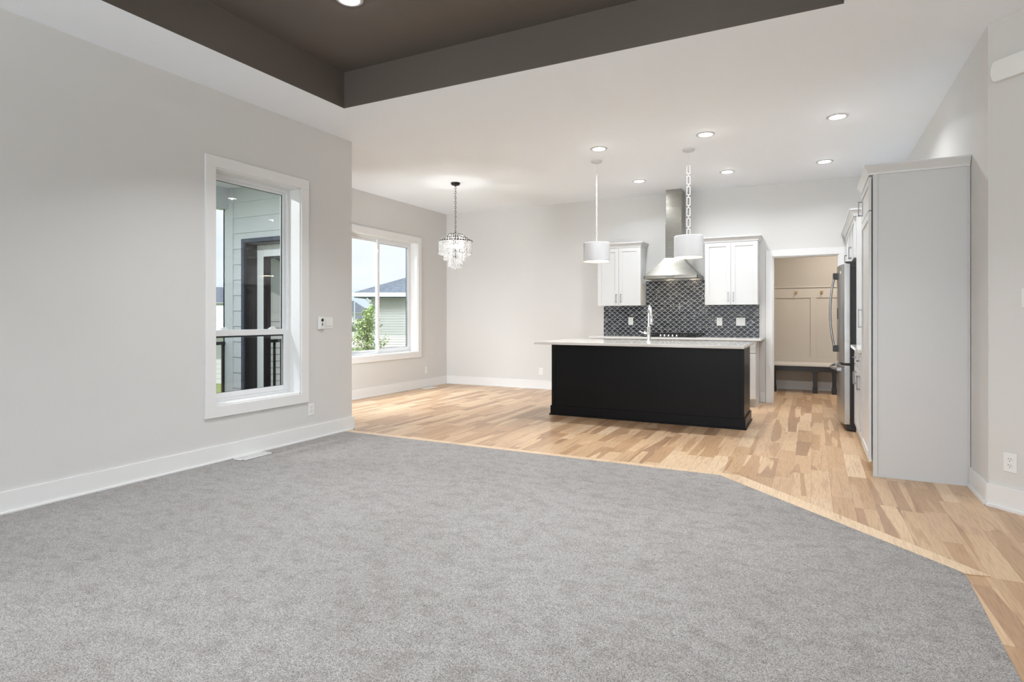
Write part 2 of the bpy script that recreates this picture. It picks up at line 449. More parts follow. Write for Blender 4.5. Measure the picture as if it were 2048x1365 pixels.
# ------------------------------------------------------------------ ceiling with raised dark tray
mc = MB()
mc.box(XF - .2, RY - .2, CZ, TX0, YB + .2, TZ + .06); mc.box(TX1, RY - .2, CZ, RX + .2, YB + .2, TZ + .06)
mc.box(TX0, TY1, CZ, TX1, YB + .2, TZ + .06); mc.box(TX0, RY - .2, CZ, TX1, TY0, TZ + .06)
struct(mc, 'ceiling', 'ceiling_paint')
mt = MB(); e = .004
mt.box(TX0, TY0, TZ, TX1, TY1, TZ + .05)
mt.box(TX0, TY0, CZ + .0, TX0 + e, TY1, TZ); mt.box(TX1 - e, TY0, CZ, TX1, TY1, TZ)
mt.box(TX0, TY1 - e, CZ, TX1, TY1, TZ); mt.box(TX0, TY0, CZ, TX1, TY0 + e, TZ)
struct(mt, 'ceiling_tray', 'tray_paint')
struct(MB().box(XF - .5, RY - 2.2, 3.5, RX + 1.5, YB + 2.6, 3.65), 'roof', 'shingles')  # unseen slab, deep overhang shaped to keep sun out of the rear windows

# ------------------------------------------------------------------ walls
W1 = (3.22, 4.132, .468, 2.435)          # living room window opening y0 y1 z0 z1
W2 = (6.48, 8.16, .618, 2.455)           # dining window
struct(wall('x', XL - .19, XL, RY - .2, YR, -.1, CZ, [W1]), 'wall_left', 'wall_paint')
struct(wall('x', XF - .19, XF, YR - .19, YB + .2, -.1, CZ, [W2]), 'wall_dining', 'wall_paint')
struct(wall('y', YR - .19, YR, XF - .0, XL - .19, -.1, CZ, [(-5.78, -4.87, 0, 2.05)]), 'wall_porch_side', 'wall_paint')
D = (-.50, .312, 0, 2.05)
struct(wall('y', YB, YB + .12, XF, XR + .2, 0, CZ, [D]), 'wall_back', 'wall_paint')
struct(MB().box(XR, 4.74, 0, XR + .12, YB, CZ), 'wall_right', 'wall_paint')
struct(MB().prism([(XR, 4.745), (2.2, 3.545), (2.32, 3.6), (XR + .12, 4.80)], 0, CZ), 'wall_angled', 'wall_paint')
struct(MB().box(2.2, 3.545, 0, RX + .2, 3.67, CZ), 'wall_hall', 'wall_paint')
RW = [(wx - .62, wx + .62, .5, 2.4) for wx in (-2.9, -.9, 1.1)]  # guessed openings behind the camera, added for the fill lamps
struct(wall('y', RY - .15, RY, XL, RX + .2, -.1, CZ, RW), 'wall_rear', 'wall_paint')
struct(wall('x', RX, RX + .15, RY, 3.6, -.1, CZ, [(-1.5, .3, .5, 2.4)]), 'wall_side', 'wall_paint')

# ------------------------------------------------------------------ baseboards (flat board with a small shoe)
BH = .142
def base(name, segs):
    m = MB()
    for a, b in segs:
        a, b = Vector(a), Vector(b); d = (b - a).normalized(); n = Vector((-d.y, d.x))   # n points into the room
        for t, h in ((.014, BH), (.026, .02)):
            m.prism([a, b, b + n * t, a + n * t], 0, h)
    return struct(m, name, 'trim_paint', bevel=.0015)
base('baseboard_left', [((XL, YR), (XL, RY))])
base('baseboard_end', [((XL - .19, YR), (XL + .026, YR)) ])
base('baseboard_dining', [((XF, YB), (XF, YR))])
base('baseboard_back', [((-2.97, YB), (XF, YB)), ((-.592, YB), (-.66, YB))])
base('baseboard_right', [((XR, 4.745), (XR, 5.20))])
base('baseboard_angled', [((2.2, 3.545), (XR, 4.745))])

# ------------------------------------------------------------------ windows
def casing(m, axisx, y0, y1, z0, z1, w=.092, t=.018, sgn=1):
    for a in ((y0 - w, z0 - w, y1 + w, z0), (y0 - w, z1, y1 + w, z1 + w), (y0 - w, z0, y0, z1), (y1, z0, y1 + w, z1)):
        m.box(axisx, a[0], a[1], axisx + sgn * t, a[2], a[3])
def window_set(name, X, y0, y1, z0, z1, xf, kind):
    m = MB(); 
    # jamb liners, casing
    t = .012
    for a in ((y0 - .001, z0, y0 + t, z1), (y1 - t, z0, y1 + .001, z1)): m.box(X - .15, a[0], a[1], X + .002, a[2], a[3])
    m.box(X - .15, y0, z0 - .001, X + .002, y1, z0 + t); m.box(X - .15, y0, z1 - t, X + .002, y1, z1 + .001)
    casing(m, X, y0, y1, z0, z1)
    root = struct(m, name, 'trim_paint', bevel=.002)
    f = MB(); fw = .035
    def frame(mm, a0, a1, b0, b1, xa, xb, w, wb=None, wt=None):
        wb = wb or w; wt = wt or w
        mm.box(xa, a0, b0, xb, a0 + w, b1); mm.box(xa, a1 - w, b0, xb, a1, b1)
        mm.box(xa, a0 + w, b0, xb, a1 - w, b0 + wb); mm.box(xa, a0 + w, b1 - wt, xb, a1 - w, b1)
    a0, a1, b0, b1 = y0 + t, y1 - t, z0 + t, z1 - t
    frame(f, a0, a1, b0, b1, xf - .055, xf + .012, .028)
    ff = f.build('window_frame', 'vinyl', root, bevel=.002)
    a0 += .028; a1 -= .028; b0 += .028; b1 -= .028
    g = MB(); sl = MB()
    if kind == 'hung':
        zm = 1.064
        up = MB(); frame(up, a0, a1, zm - .02, b1, xf - .045, xf - .015, .035, .035, .022); us = up.build('sash', 'vinyl', root, bevel=.002)
        lo = MB(); frame(lo, a0, a1, b0, zm + .026, xf - .014, xf + .016, .045, .045, .052); ls = lo.build('sash', 'vinyl', root, bevel=.002)
        MB().box(xf - .033, a0 + .03, zm, xf - .028, a1 - .03, b1 - .02).build('pane', 'pane_glass', us)
        MB().box(xf - .002, a0 + .04, b0 + .04, xf + .002, a1 - .04, zm - .02).build('pane', 'pane_glass', ls)
        sq = MB()
        frame(sq, a0 + .044, a1 - .044, b0 + .044, zm - .024, xf + .001, xf + .006, .006, .004, .016)
        sq.box(xf - .030, a1 - .041, zm, xf - .020, a1 - .034, b1 - .02); sq.box(xf - .030, a0, b1 - .025, xf - .02, a1, b1 - .021)
        sq.build('seal', 'seal', ls)
        for yy in (a0 + .16, a1 - .16):
            MB().box(xf - .03, yy - .03, zm + .026, xf + .01, yy + .03, zm + .034).tube([(xf - .01, yy - .028, zm + .036), (xf - .005, yy, zm + .044), (xf - .01, yy + .03, zm + .038)], .006).build('sash_lock', 'vinyl', ls, bevel=.002)
    else:
        ym = (y0 + y1) / 2
        up = MB(); frame(up, a0, ym + .02, b0, b1, xf - .045, xf - .015, .035); us = up.build('sash', 'vinyl', root, bevel=.002)
        lo = MB(); frame(lo, ym - .035, a1, b0, b1, xf - .014, xf + .016, .05, .05, .05); ls = lo.build('sash', 'vinyl', root, bevel=.002)
        MB().box(xf - .033, a0 + .03, b0 + .03, xf - .028, ym, b1 - .03).build('pane', 'pane_glass', us)
        MB().box(xf - .002, ym, b0 + .04, xf + .002, a1 - .04, b1 - .04).build('pane', 'pane_glass', ls)
        sq = MB(); frame(sq, ym + .014, a1 - .049, b0 + .049, b1 - .049, xf + .001, xf + .006, .006); sq.box(xf - .03, a1 - .052, b0 + .05, xf - .012, a1 - .040, b1 - .05); sq.build('seal', 'seal', ls)
        for zz in (b0 + .18, b1 - .18):
            MB().box(xf + .014, ym - .028, zz - .035, xf + .026, ym - .006, zz + .035).box(xf + .02, ym - .04, zz - .01, xf + .034, ym - .01, zz + .012).build('sash_lock', 'vinyl', ls, bevel=.003)
    return root
window_set('window_1', XL, *W1, XL - .145, 'hung')
window_set('window_2', XF, *W2, XF - .145, 'slide')
def plain_window(name, axis, c, a0, a1, z0, z1):
    m = MB(); 
    fr = [(a0, z0, a0 + .05, z1), (a1 - .05, z0, a1, z1), (a0, z0, a1, z0 + .05), (a0, z1 - .05, a1, z1), (a0 - .09, z0 - .09, a0, z1 + .09), (a1, z0 - .09, a1 + .09, z1 + .09), (a0, z0 - .09, a1, z0), (a0, z1, a1, z1 + .09)]
    for i, (p, q, r, s) in enumerate(fr):
        t0, t1 = (c - .1, c) if i < 4 else (c - .001, c + .018)
        if axis == 'y': m.box(p, t0, q, r, t1, s)
        else: m.box(2 * c - t0, p, q, 2 * c - t1, r, s)
    return struct(m, name, 'trim_paint')
for i, (a0, a1, z0, z1) in enumerate(RW): plain_window('window_%d' % (3 + i), 'y', RY, a0, a1, z0, z1)  # unseen rear windows, a guess made to let fill light in
plain_window('window_6', 'x', RX, -1.5, .3, .5, 2.4)  # unseen side window, added as one more light source

# ------------------------------------------------------------------ doorway to the mudroom
m = MB(); dw = .085
m.box(D[0] - dw, YB - .018, 0, D[0], YB, D[3]); m.box(D[1], YB - .018, 0, D[1] + dw, YB, D[3])
m.box(D[0] - dw, YB - .018, D[3], D[1] + dw, YB, D[3] + .092)
m.box(D[0] - .001, YB - .004, 0, D[0] + .015, YB + .125, D[3]); m.box(D[1] - .015, YB - .004, 0, D[1] + .001, YB + .125, D[3])
m.box(D[0], YB - .004, D[3] - .015, D[1], YB + .125, D[3] + .001)
struct(m, 'trim_4', 'trim_paint', bevel=.002)
MY = 10.92
struct(MB().box(-.75, MY, 0, 1.7, MY + .1, 2.75), 'wall_mudroom_back', 'mud_wall')
struct(MB().box(-.85, YB + .12, 0, -.75, MY + .1, 2.75), 'wall_mudroom_left', 'mud_wall')
struct(MB().box(1.6, YB + .12, 0, 1.7, MY + .1, 2.75), 'wall_mudroom_right', 'mud_wall')
struct(MB().box(-.85, YB + .12, 2.7, 1.7, MY + .1, 2.8), 'ceiling_mudroom', 'ceiling_paint')
lamp('mudroom_light', 'AREA', (.5, 10.0, 2.66), (0, 0, -1), 17, (1, .93, .84), shape='DISK', size=.2)
base('baseboard_mudroom', [((1.6, MY), (-.75, MY))])
wn = MB()                                           # board and batten panelling over the bench
z0, z1, y0 = .44, 1.69, MY - .012
wn.box(-.74, y0, z0, 1.59, MY, z1)
for a, b in ((-.74, -.555), (-.03, .055), (.555, .64), (1.14, 1.225)): wn.box(a, y0 - .014, z0 + .10, b, y0, z1 - .17)
wn.box(-.74, y0 - .014, z1 - .17, 1.59, y0, z1); wn.box(-.74, y0 - .014, z0, 1.59, y0, z0 + .10)
wn.box(-.74, y0 - .03, z1, 1.59, MY, z1 + .018)
struct(wn, 'wall_wainscot', 'mud_paint', bevel=.002)
hk0 = None
for i, hx in enumerate((-.245, .13)):
    if hk0 is None:
        t = thing('coat_hook', 'square brass coat hook above the first panel beside the doorway trim', 'hook', (hx, y0 - .014, 1.60))
        MB().box(hx - .022, y0 - .020, 1.585, hx + .022, y0 - .014, 1.63).build('backplate', 'brass', t, bevel=.002)
        MB().tube([(hx, y0 - .02, 1.605), (hx, y0 - .05, 1.60), (hx, y0 - .065, 1.57), (hx, y0 - .07, 1.595)], .006).build('prong', 'brass', t, smooth=True)
        hk0 = t
    else: dup(hk0, (hx, y0 - .014, 1.60), 0, 'square brass coat hook above the second panel, next to the refrigerator handle')
# bench
t = thing('mudroom_bench', 'black framed bench with a pale wooden seat board in the mudroom', 'bench', (.2, 10.66, 0))
MB().box(-.745, 10.41, .425, 1.55, MY - .012, .462).build('seat_board', 'bench_top', t, bevel=.004)
MB().box(-.745, 10.43, .345, 1.55, 10.47, .425).box(-.745, 10.85, .345, 1.55, 10.88, .425).build('apron', 'bench_black', t, bevel=.002)
for lx in (-.555, .035, .30, 1.1):
    lg = MB().box(lx - .028, 10.43, .09, lx + .028, 10.486, .345).box(lx - .036, 10.422, .0, lx + .036, 10.494, .10).box(lx - .036, 10.422, .32, lx + .036, 10.494, .345)
    lg.build('leg', 'bench_black', t, bevel=.003)

# ------------------------------------------------------------------ cabinet helpers
def bx(mb, face, plane, u0, u1, v0, v1, w0, w1):
    if face == 'S': mb.box(u0, plane - w0, v0, u1, plane - w1, v1)
    else: mb.box(plane - w0, u0, v0, plane - w1, u1, v1)
def shaker(face, plane, u0, u1, v0, v1, parent, name='door', th=.019, st=.057, mat='cabinet_paint', flat=False):
    m = MB()
    if flat: bx(m, face, plane, u0, u1, v0, v1, 0, th)
    else:
        bx(m, face, plane, u0, u0 + st, v0, v1, 0, th); bx(m, face, plane, u1 - st, u1, v0, v1, 0, th)
        bx(m, face, plane, u0 + st, u1 - st, v0, v0 + st, 0, th); bx(m, face, plane, u0 + st, u1 - st, v1 - st, v1, 0, th)
        bx(m, face, plane, u0 + st - .002, u1 - st + .002, v0 + st - .002, v1 - st + .002, .002, th - .009)
    return m.build(name, mat, parent, bevel=.0012)
def pull(face, plane, u, v, parent, L_=.128, vert=True, mat='pull_metal', w=.0055):
    m = MB(); h = L_ / 2; d0, d1 = .019, .047
    if vert:
        bx(m, face, plane, u - w, u + w, v - h, v + h, d1 - .008, d1)
        for s in (-1, 1): bx(m, face, plane, u - w, u + w, v + s * h - (w if s > 0 else -w) - w, v + s * h - (w if s > 0 else -w) + w, d0, d1)
    else:
        bx(m, face, plane, u - h, u + h, v - w, v + w, d1 - .008, d1)
        for s in (-1, 1): bx(m, face, plane, u + s * (h - w) - w, u + s * (h - w) + w, v - w, v + w, d0, d1)
    return m.build('handle', mat, parent, bevel=.0015)
def crown(x0, y0, x1, y1, z, parent, sides, mat='cabinet_paint', h=.075, out=.045):
    prof = [(.0, 0), (.006, 0), (.008, .012), (.018, .03), (.034, .052), (.038, .058), (out, .060), (out, h)]
    rings = []
    l, r, f, b = [1 if c in sides else 0 for c in 'lrfb']
    for o_, dz in prof: rings.append([(x0 - o_ * l, y0 - o_ * f, z + dz), (x1 + o_ * r, y0 - o_ * f, z + dz), (x1 + o_ * r, y1 + o_ * b, z + dz), (x0 - o_ * l, y1 + o_ * b, z + dz)])
    return MB().loops(rings).build('crown_moulding', mat, parent)

# wall cabinets either side of the hood
def upper(x0, x1, label):
    t = thing('wall_cabinet', label, 'cabinet', ((x0 + x1) / 2, YB - .16, 1.375))
    yf = YB - .31
    MB().box(x0, yf, 1.378, x1, YB - .002, 2.262).build('body', 'cabinet_paint', t, bevel=.001)
    mid = (x0 + x1) / 2
    for a, b, hx in ((x0 + .002, mid - .0015, mid - .035), (mid + .0015, x1 - .002, mid + .035)):
        d = shaker('S', yf, a, b, 1.376, 2.25, t); pull('S', yf, hx, 1.488, d)
    crown(x0, yf - .019, x1, YB - .002, 2.252, t, 'lrf')
    return t
upper(-1.365, -.668, 'white two-door wall cabinet between the range hood and the mudroom doorway')
upper(-2.955, -2.285, 'white two-door wall cabinet on the dining room side of the range hood')

# base cabinets on the back wall
BX = [(-2.955, -2.28), (-2.28, -1.365), (-1.365, -.668)]
labs = ['white base cabinet under the worktop, hidden behind the faucet end of the island', 'white base cabinet under the gas cooktop', 'white base cabinet with drawer and door beside the mudroom doorway']
for (x0, x1), lab in zip(BX, labs):
    t = thing('base_cabinet', lab, 'cabinet', ((x0 + x1) / 2, YB - .3, 0))
    yf = YB - .60
    MB().box(x0, yf, .10, x1, YB - .002, .885).box(x0, yf + .07, 0, x1, YB - .002, .10).build('body', 'cabinet_paint', t, bevel=.001)
    mid = (x0 + x1) / 2
    dr = shaker('S', yf, x0 + .003, x1 - .003, .725, .872, t, 'drawer', flat=True); pull('S', yf, mid, .80, dr, vert=False)
    for a, b, hx in ((x0 + .003, mid - .0015, mid - .035), (mid + .0015, x1 - .003, mid + .035)):
        d = shaker('S', yf, a, b, .115, .715, t); pull('S', yf, hx, .62, d)
single(MB().box(-2.985, YB - .645, .886, -.605, YB - .002, .917), 'worktop', 'quartz', 'white quartz worktop along the tiled kitchen wall', 'worktop', bevel=.003)
# backsplash
bs = MB().box(-2.959, YB - .010, .918, -.672, YB - .001, 1.377).box(-2.283, YB - .010, 1.377, -1.367, YB - .001, 1.756)
single(bs, 'backsplash', 'scallop_tile', 'dark marbled fish-scale tile backsplash with pale grout behind the cooktop', 'backsplash')
def outlet(name, face, plane, u, v, label, kind='duplex', gangs=1, rot=None, group=None, cat='outlet'):
    w = .038 + .023 * (gangs - 1) * 1; h = .058
    loc = (u, plane, v) if face == 'S' else (plane, u, v)
    t = thing(name, label, cat, (0, 0, 0), group)
    m = MB(); bx(m, 'S', 0, -w, w, -h, h, 0, .005); m.build('cover_plate', 'plate_plastic', t, bevel=.0018)
    for g in range(gangs):
        gx = (g - (gangs - 1) / 2) * .046
        if kind == 'duplex':
            for s in (-1, 1):
                m = MB(); m.lathe([(.0165, -.0075), (.0165, -.004)], (gx, 0, s * .0195), 16, 'y'); rc = m.build('socket', 'plate_plastic', t)
                m = MB(); bx(m, 'S', 0, gx - .008, gx - .0055, s * .0195 + .001, s * .0195 + .009, .0074, .0082); bx(m, 'S', 0, gx + .0055, gx + .008, s * .0195 + .001, s * .0195 + .008, .0074, .0082)
                m.lathe([(.0025, -.0082), (.0025, -.0074)], (gx, 0, s * .0195 - .008), 8, 'y'); m.build('slots', 'dark_plastic', rc)
        else:
            m = MB(); bx(m, 'S', 0, gx - .0165, gx + .0165, -.033, .033, .004, .0075)
            m.extrude([(gx - .014, -.0075, -.031), (gx - .014, -.0125, -.029), (gx - .014, -.008, .031), (gx - .014, -.0075, .031)], (.028, 0, 0)); m.build('rocker', 'plate_plastic', t, bevel=.0006)
    t.location = loc
    if face == 'E': t.rotation_euler = (0, 0, PI / 2); 
    if rot is not None: t.rotation_euler = (0, 0, rot)
    return t
ybs = YB - .010
outlet('wall_outlet', 'S', ybs, -2.522, 1.142, 'white outlet plate on the fish-scale tiles beside the faucet')
outlet('wall_outlet', 'S', ybs, -1.207, 1.137, 'white outlet plate on the tiles under the wall cabinet handles next to the hood')
outlet('light_switch', 'S', ybs, -.918, 1.137, 'white double rocker switch on the tiles beside the mudroom doorway', 'rocker', 2, cat='switch')
outlet('wall_outlet', 'S', YB, -4.056, .292, 'white outlet on the back wall just beside the island end')
outlet('wall_outlet', 'E', XF, 8.42, .295, 'white outlet below and beside the dining room window')
outlet('wall_outlet', 'E', XL, 4.265, .30, 'white outlet below the corner of the tall living room window casing')

# range hood
t = thing('range_hood', 'stainless steel chimney range hood between the white wall cabinets', 'range hood', (-1.815, YB - .25, 1.755))
hx0, hx1, hy0 = -2.195, -1.435, YB - .49
rim = MB()
rim.box(hx0, hy0, 1.757, hx1, hy0 + .012, 1.803); rim.box(hx0, hy0, 1.757, hx0 + .012, YB, 1.803); rim.box(hx1 - .012, hy0, 1.757, hx1, YB, 1.803); rim.box(hx0, YB - .012, 1.757, hx1, YB, 1.803)
rim.box(hx0 + .01, hy0 + .01, 1.772, hx1 - .01, YB - .01, 1.785)
rim.build('rim', 'hood_steel', t, bevel=.002)
cx0, cx1, cy0 = -1.925, -1.69, YB - .30
ch = MB(); rings = []
for k in range(9):
    f = k / 8; s = 1 - (1 - f) ** 1.12
    rings.append([(hx0 + (cx0 - .01 - hx0) * s, hy0 + (cy0 - .01 - hy0) * s, 1.803 + .262 * f), (hx1 + (cx1 + .01 - hx1) * s, hy0 + (cy0 - .01 - hy0) * s, 1.803 + .262 * f), (hx1 + (cx1 + .01 - hx1) * s, YB, 1.803 + .262 * f), (hx0 + (cx0 - .01 - hx0) * s, YB, 1.803 + .262 * f)])
ch.loops(rings).build('canopy', 'hood_steel', t, smooth=True)
MB().box(cx0, cy0, 2.06, cx1, YB, 2.56).box(cx0 + .006, cy0 + .006, 2.55, cx1 - .006, YB, CZ).build('chimney', 'hood_steel', t, bevel=.002)
cpn = MB().box(-1.875, hy0 - .003, 1.770, -1.755, hy0, 1.786).build('control_panel', 'dark_plastic', t)
for k in range(5): MB().box(-1.868 + k * .023, hy0 - .005, 1.774, -1.852 + k * .023, hy0 - .003, 1.782).build('button', 'pull_metal', cpn)
for hx in (-2.0, -1.63):
    MB().lathe([(.028, 1.768), (.034, 1.772)], (hx, hy0 + .09, 0), 20).build('hood_lamp', 'hood_glow', t)
    lamp('hood_spot', 'AREA', (hx, hy0 + .09, 1.762), (0, .15, -1), .8, (1, .85, .62), shape='DISK', size=.05)

# cooktop
t = thing('gas_cooktop', 'black gas cooktop with steel knobs in front of the tile backsplash', 'cooktop', (-1.815, YB - .33, .917))
MB().box(-2.195, YB - .59, .917, -1.435, YB - .08, .926).build('glass_tray', 'dark_plastic', t, bevel=.002)
for gx in (-2.07, -1.815, -1.56):
    g = MB()
    for k in (-.1, 0, .1): g.box(gx + k - .005, YB - .55, .955, gx + k + .005, YB - .12, .966)
    for yy in (YB - .55, YB - .335, YB - .12): g.box(gx - .115, yy - .005, .955, gx + .115, yy + .005, .966)
    for sx in (-.11, .11):
        for yy in (YB - .545, YB - .125): g.box(gx + sx - .005, yy - .005, .926, gx + sx + .005, yy + .005, .956)
    g.build('grate', 'iron', t)
    for yy in (YB - .45, YB - .22): MB().lathe([(.045, .926), (.045, .938), (.03, .946), (.001, .947)], (gx, yy, 0), 20).build('burner', 'iron', t, smooth=True)
for k in range(5):
    MB().lathe([(.019, .926), (.019, .932), (.013, .936), (.012, .955), (.001, .957)], (-1.93 + k * .056, YB - .575, 0), 16).build('knob', 'chrome', t, smooth=True)

# ------------------------------------------------------------------ island
t = thing('kitchen_island', 'black painted kitchen island with a tall plinth and a white quartz overhanging top', 'kitchen island', (-1.76, 7.05, 0))
ix0, ix1, iy0, iy1 = -2.868, -.652, 6.735, 7.415
MB().box(ix0, iy0, 0, ix1, iy1, .885).build('body', 'island_paint', t, bevel=.001)
MB().box(ix0 - .004, iy0 - .006, .09, ix0 + .045, iy0, .885).build('corner_board', 'island_paint', t, bevel=.001)
MB().box(ix1 - .045, iy0 - .006, .09, ix1 + .004, iy0, .885).build('corner_board', 'island_paint', t, bevel=.001)
pl = MB(); o1, o2 = .016, .028
pl.box(ix0 - o1, iy0 - o1, 0, ix1 + o1, iy0, .115); pl.box(ix1, iy0, 0, ix1 + o1, iy1, .115); pl.box(ix0 - o1, iy0, 0, ix0, iy1, .115)
pl.box(ix0 - o2, iy0 - o2, 0, ix1 + o2, iy0 - o1, .018); pl.box(ix1 + o1, iy0 - o1, 0, ix1 + o2, iy1, .018); pl.box(ix0 - o2, iy0 - o1, 0, ix0 - o1, iy1, .018)
pl.build('plinth', 'island_paint', t, bevel=.002)
MB().box(-2.902, 6.27, .885, -.606, 7.44, .915).build('worktop', 'quartz', t, bevel=.003, label='white quartz top')
for k in range(4):
    u0 = ix0 + .02 + k * .545
    d = MB().box(u0, iy1, .12, u0 + .54, iy1 + .019, .87).build('door', 'island_paint', t, bevel=.001)
    MB().box(u0 + .26, iy1 + .019, .78, u0 + .28, iy1 + .045, .79).build('handle', 'pull_metal', d)
# faucet
fx, fy, fz = -1.70, 6.86, .915
t = thing('kitchen_faucet', 'tall chrome gooseneck faucet standing on the island worktop', 'faucet', (fx, fy, fz))
MB().lathe([(.030, fz), (.030, fz + .006), (.021, fz + .014), (.021, fz + .17), (.0175, fz + .178), (.016, fz + .18)], (fx, fy, 0), 24).build('base', 'chrome', t, smooth=True)
arc = [(fx, fy, fz + .17), (fx, fy, fz + .30)]
for k in range(0, 13):
    a = PI * k / 12; arc.append((fx - .008 * (1 - math.cos(a)), fy + .085 * (1 - math.cos(a)), fz + .33 + .088 * math.sin(a)))
arc.append((fx - .012, fy + .18, fz + .29))
MB().tube(arc, .0125, 14).build('spout', 'chrome', t, smooth=True)
ex = arc[-1]
MB().lathe([(.014, 0), (.017, -.02), (.019, -.09), (.017, -.10)], (ex[0], ex[1], ex[2] + .01), 18).build('spray_head', 'chrome', t, smooth=True)
MB().lathe([(.011, -.02), (.016, -.035), (.016, -.055), (.008, -.06)], (fx, fy, fz + .105), 16, 'x').tube([(fx - .05, fy, fz + .105), (fx - .075, fy - .005, fz + .11), (fx - .105, fy - .01, fz + .125)], .0055).build('lever', 'chrome', t, smooth=True)

# ------------------------------------------------------------------ pantry cabinet run on the kitchen side wall
PXF = .405
t = thing('pantry_cabinet', 'tall white pantry cabinet with a plain grey side panel facing the living room', 'cabinet', (.7, 5.6, 0))
MB().box(PXF, 5.232, .10, XR - .003, 5.975, 2.29).box(PXF + .06, 5.232, 0, XR - .003, 5.975, .1).build('body', 'cabinet_paint', t, bevel=.001)
MB().box(PXF + .002, 5.213, 0, XR - .003, 5.232, 2.29).box(PXF + .002, 5.205, 0, PXF + .03, 5.213, 2.29).box(PXF + .002, 5.203, 0, XR - .003, 5.213, .014).box(XR - .015, 5.205, 0, XR - .003, 5.213, 2.29).build('side_panel', 'panel_paint', t, bevel=.001)
d = shaker('W', PXF - .007, 5.222, 5.965, .105, 2.005, t); pull('W', PXF - .007, 5.915, 1.19, d, .16)
d = shaker('W', PXF - .007, 5.222, 5.965, 2.012, 2.262, t, st=.05); pull('W', PXF - .007, 5.915, 2.135, d, .128)
crown(PXF - .020, 5.205, XR - .004, 5.975, 2.275, t, 'lfb', h=.07, out=.035)
# base cabinet between pantry and refrigerator
t = thing('base_cabinet', 'white base cabinet with drawers between the pantry and the refrigerator', 'cabinet', (.7, 6.5, 0))
MB().box(PXF, 5.976, .10, XR - .003, 7.078, .885).box(PXF + .07, 5.976, 0, XR - .003, 7.078, .10).build('body', 'cabinet_paint', t, bevel=.001)
mid = (5.976 + 7.078) / 2
for a, b in ((5.979, mid - .0015), (mid + .0015, 7.075)):
    dr = shaker('W', PXF, a, b, .725, .872, t, 'drawer', st=.04); pull('W', PXF, (a + b) / 2, .80, dr, .128, False)
    q = (a + b) / 2
    for a2, b2, hx in ((a, q - .0015, q - .035), (q + .0015, b, q + .035)):
        d = shaker('W', PXF, a2, b2, .105, .715, t); pull('W', PXF, hx, .60, d)
single(MB().box(.352, 5.977, .885, XR - .003, 7.077, .917), 'worktop', 'quartz', 'short white quartz worktop between the pantry and the refrigerator', 'worktop', bevel=.003)
# panel + cabinets above the refrigerator
t = thing('wall_cabinet', 'white two-door cabinet above the refrigerator with its tall end panel', 'cabinet', (.7, 7.6, 1.82))
MB().box(PXF + .001, 7.08, 0, XR - .003, 7.118, 2.262).build('end_panel', 'cabinet_paint', t, bevel=.001)
MB().box(PXF, 7.118, 1.82, XR - .003, 8.09, 2.262).build('body', 'cabinet_paint', t, bevel=.001)
for a, b, hx in ((7.122, 7.603, 7.565), (7.606, 8.087, 7.645)):
    d = shaker('W', PXF, a, b, 1.824, 2.25, t); pull('W', PXF, hx, 1.92, d)
crown(PXF - .019, 7.08, XR - .003, 8.09, 2.252, t, 'lf')
t = thing('wall_cabinet', 'white cabinet in the corner between the refrigerator and the mudroom doorway', 'cabinet', (.7, 8.55, 1.5))
MB().box(PXF, 8.091, 1.82, XR - .003, YB - .02, 2.262).build('body', 'cabinet_paint', t, bevel=.001)
for a, b, hx in ((8.094, 8.558, 8.52), (8.561, YB - .025, 8.60)):
    d = shaker('W', PXF, a, b, 1.824, 2.25, t); pull('W', PXF, hx, 1.92, d)
crown(PXF - .019, 8.091, XR - .003, YB - .002, 2.252, t, 'l')

# ------------------------------------------------------------------ refrigerator
fy0, fy1 = 7.135, 8.045
t = thing('refrigerator', 'stainless steel french door refrigerator with black sides and a bottom freezer drawer', 'refrigerator', (.7, 7.59, 0))
MB().box(.365, fy0, .03, .96, fy1, 1.745).build('body', 'fridge_side', t, bevel=.004)
def curved(y0, y1, z0, z1, name):
    n = 20; rings = []
    for k in range(n + 1):
        y = y0 + (y1 - y0) * k / n; u = (y - (fy0 + fy1) / 2) / ((fy1 - fy0) / 2)
        xf_ = .297 - .052 * (1 - u * u); 
        rings.append([(xf_, y, z0), (xf_, y, z1), (.352, y, z1), (.352, y, z0)])
    return MB().loops(rings).build(name, 'fridge_steel', t, smooth=True, bevel=.004)
ym = (fy0 + fy1) / 2
dn = curved(fy0, ym - .003, .715, 1.765, 'door'); df = curved(ym + .003, fy1, .715, 1.765, 'door'); dz = curved(fy0, fy1, .07, .690, 'freezer_drawer')
MB().box(.352, fy0 + .01, .07, .366, fy1 - .01, 1.75).build('gasket', 'dark_plastic', t)
MB().box(.30, fy0 + .01, .692, .36, fy1 - .01, .712).build('gap_strip', 'dark_plastic', t)
MB().box(.32, fy0 + .01, .012, .95, fy1 - .01, .065).build('kick_grille', 'dark_plastic', t)
for yy in (fy0 + .03, fy1 - .07): MB().lathe([(.02, 0), (.02, .035)], (.40, yy + .02, 0), 12).build('foot', 'dark_plastic', t)
MB().box(.31, fy0 + .01, 1.745, .52, fy0 + .08, 1.79).box(.31, fy1 - .08, 1.745, .52, fy1 - .01, 1.79).box(.40, fy0 + .01, 1.745, .55, fy1 - .01, 1.765).build('hinge_cover', 'dark_plastic', t, bevel=.004)
for par, yy in ((dn, ym - .035), (df, ym + .035)):
    pts = []
    for k in range(17):
        f = k / 16; z = .84 + .83 * f; pts.append((.245 - .018 - .050 * math.sin(PI * f) ** .75, yy, z))
    MB().tube(pts, .0115, 10).build('handle', 'pull_metal', par, smooth=True)
    for z in (.85, 1.66): MB().box(.205, yy - .014, z - .035, .250, yy + .014, z + .035).build('handle_mount', 'dark_plastic', par, bevel=.004)
pts = []
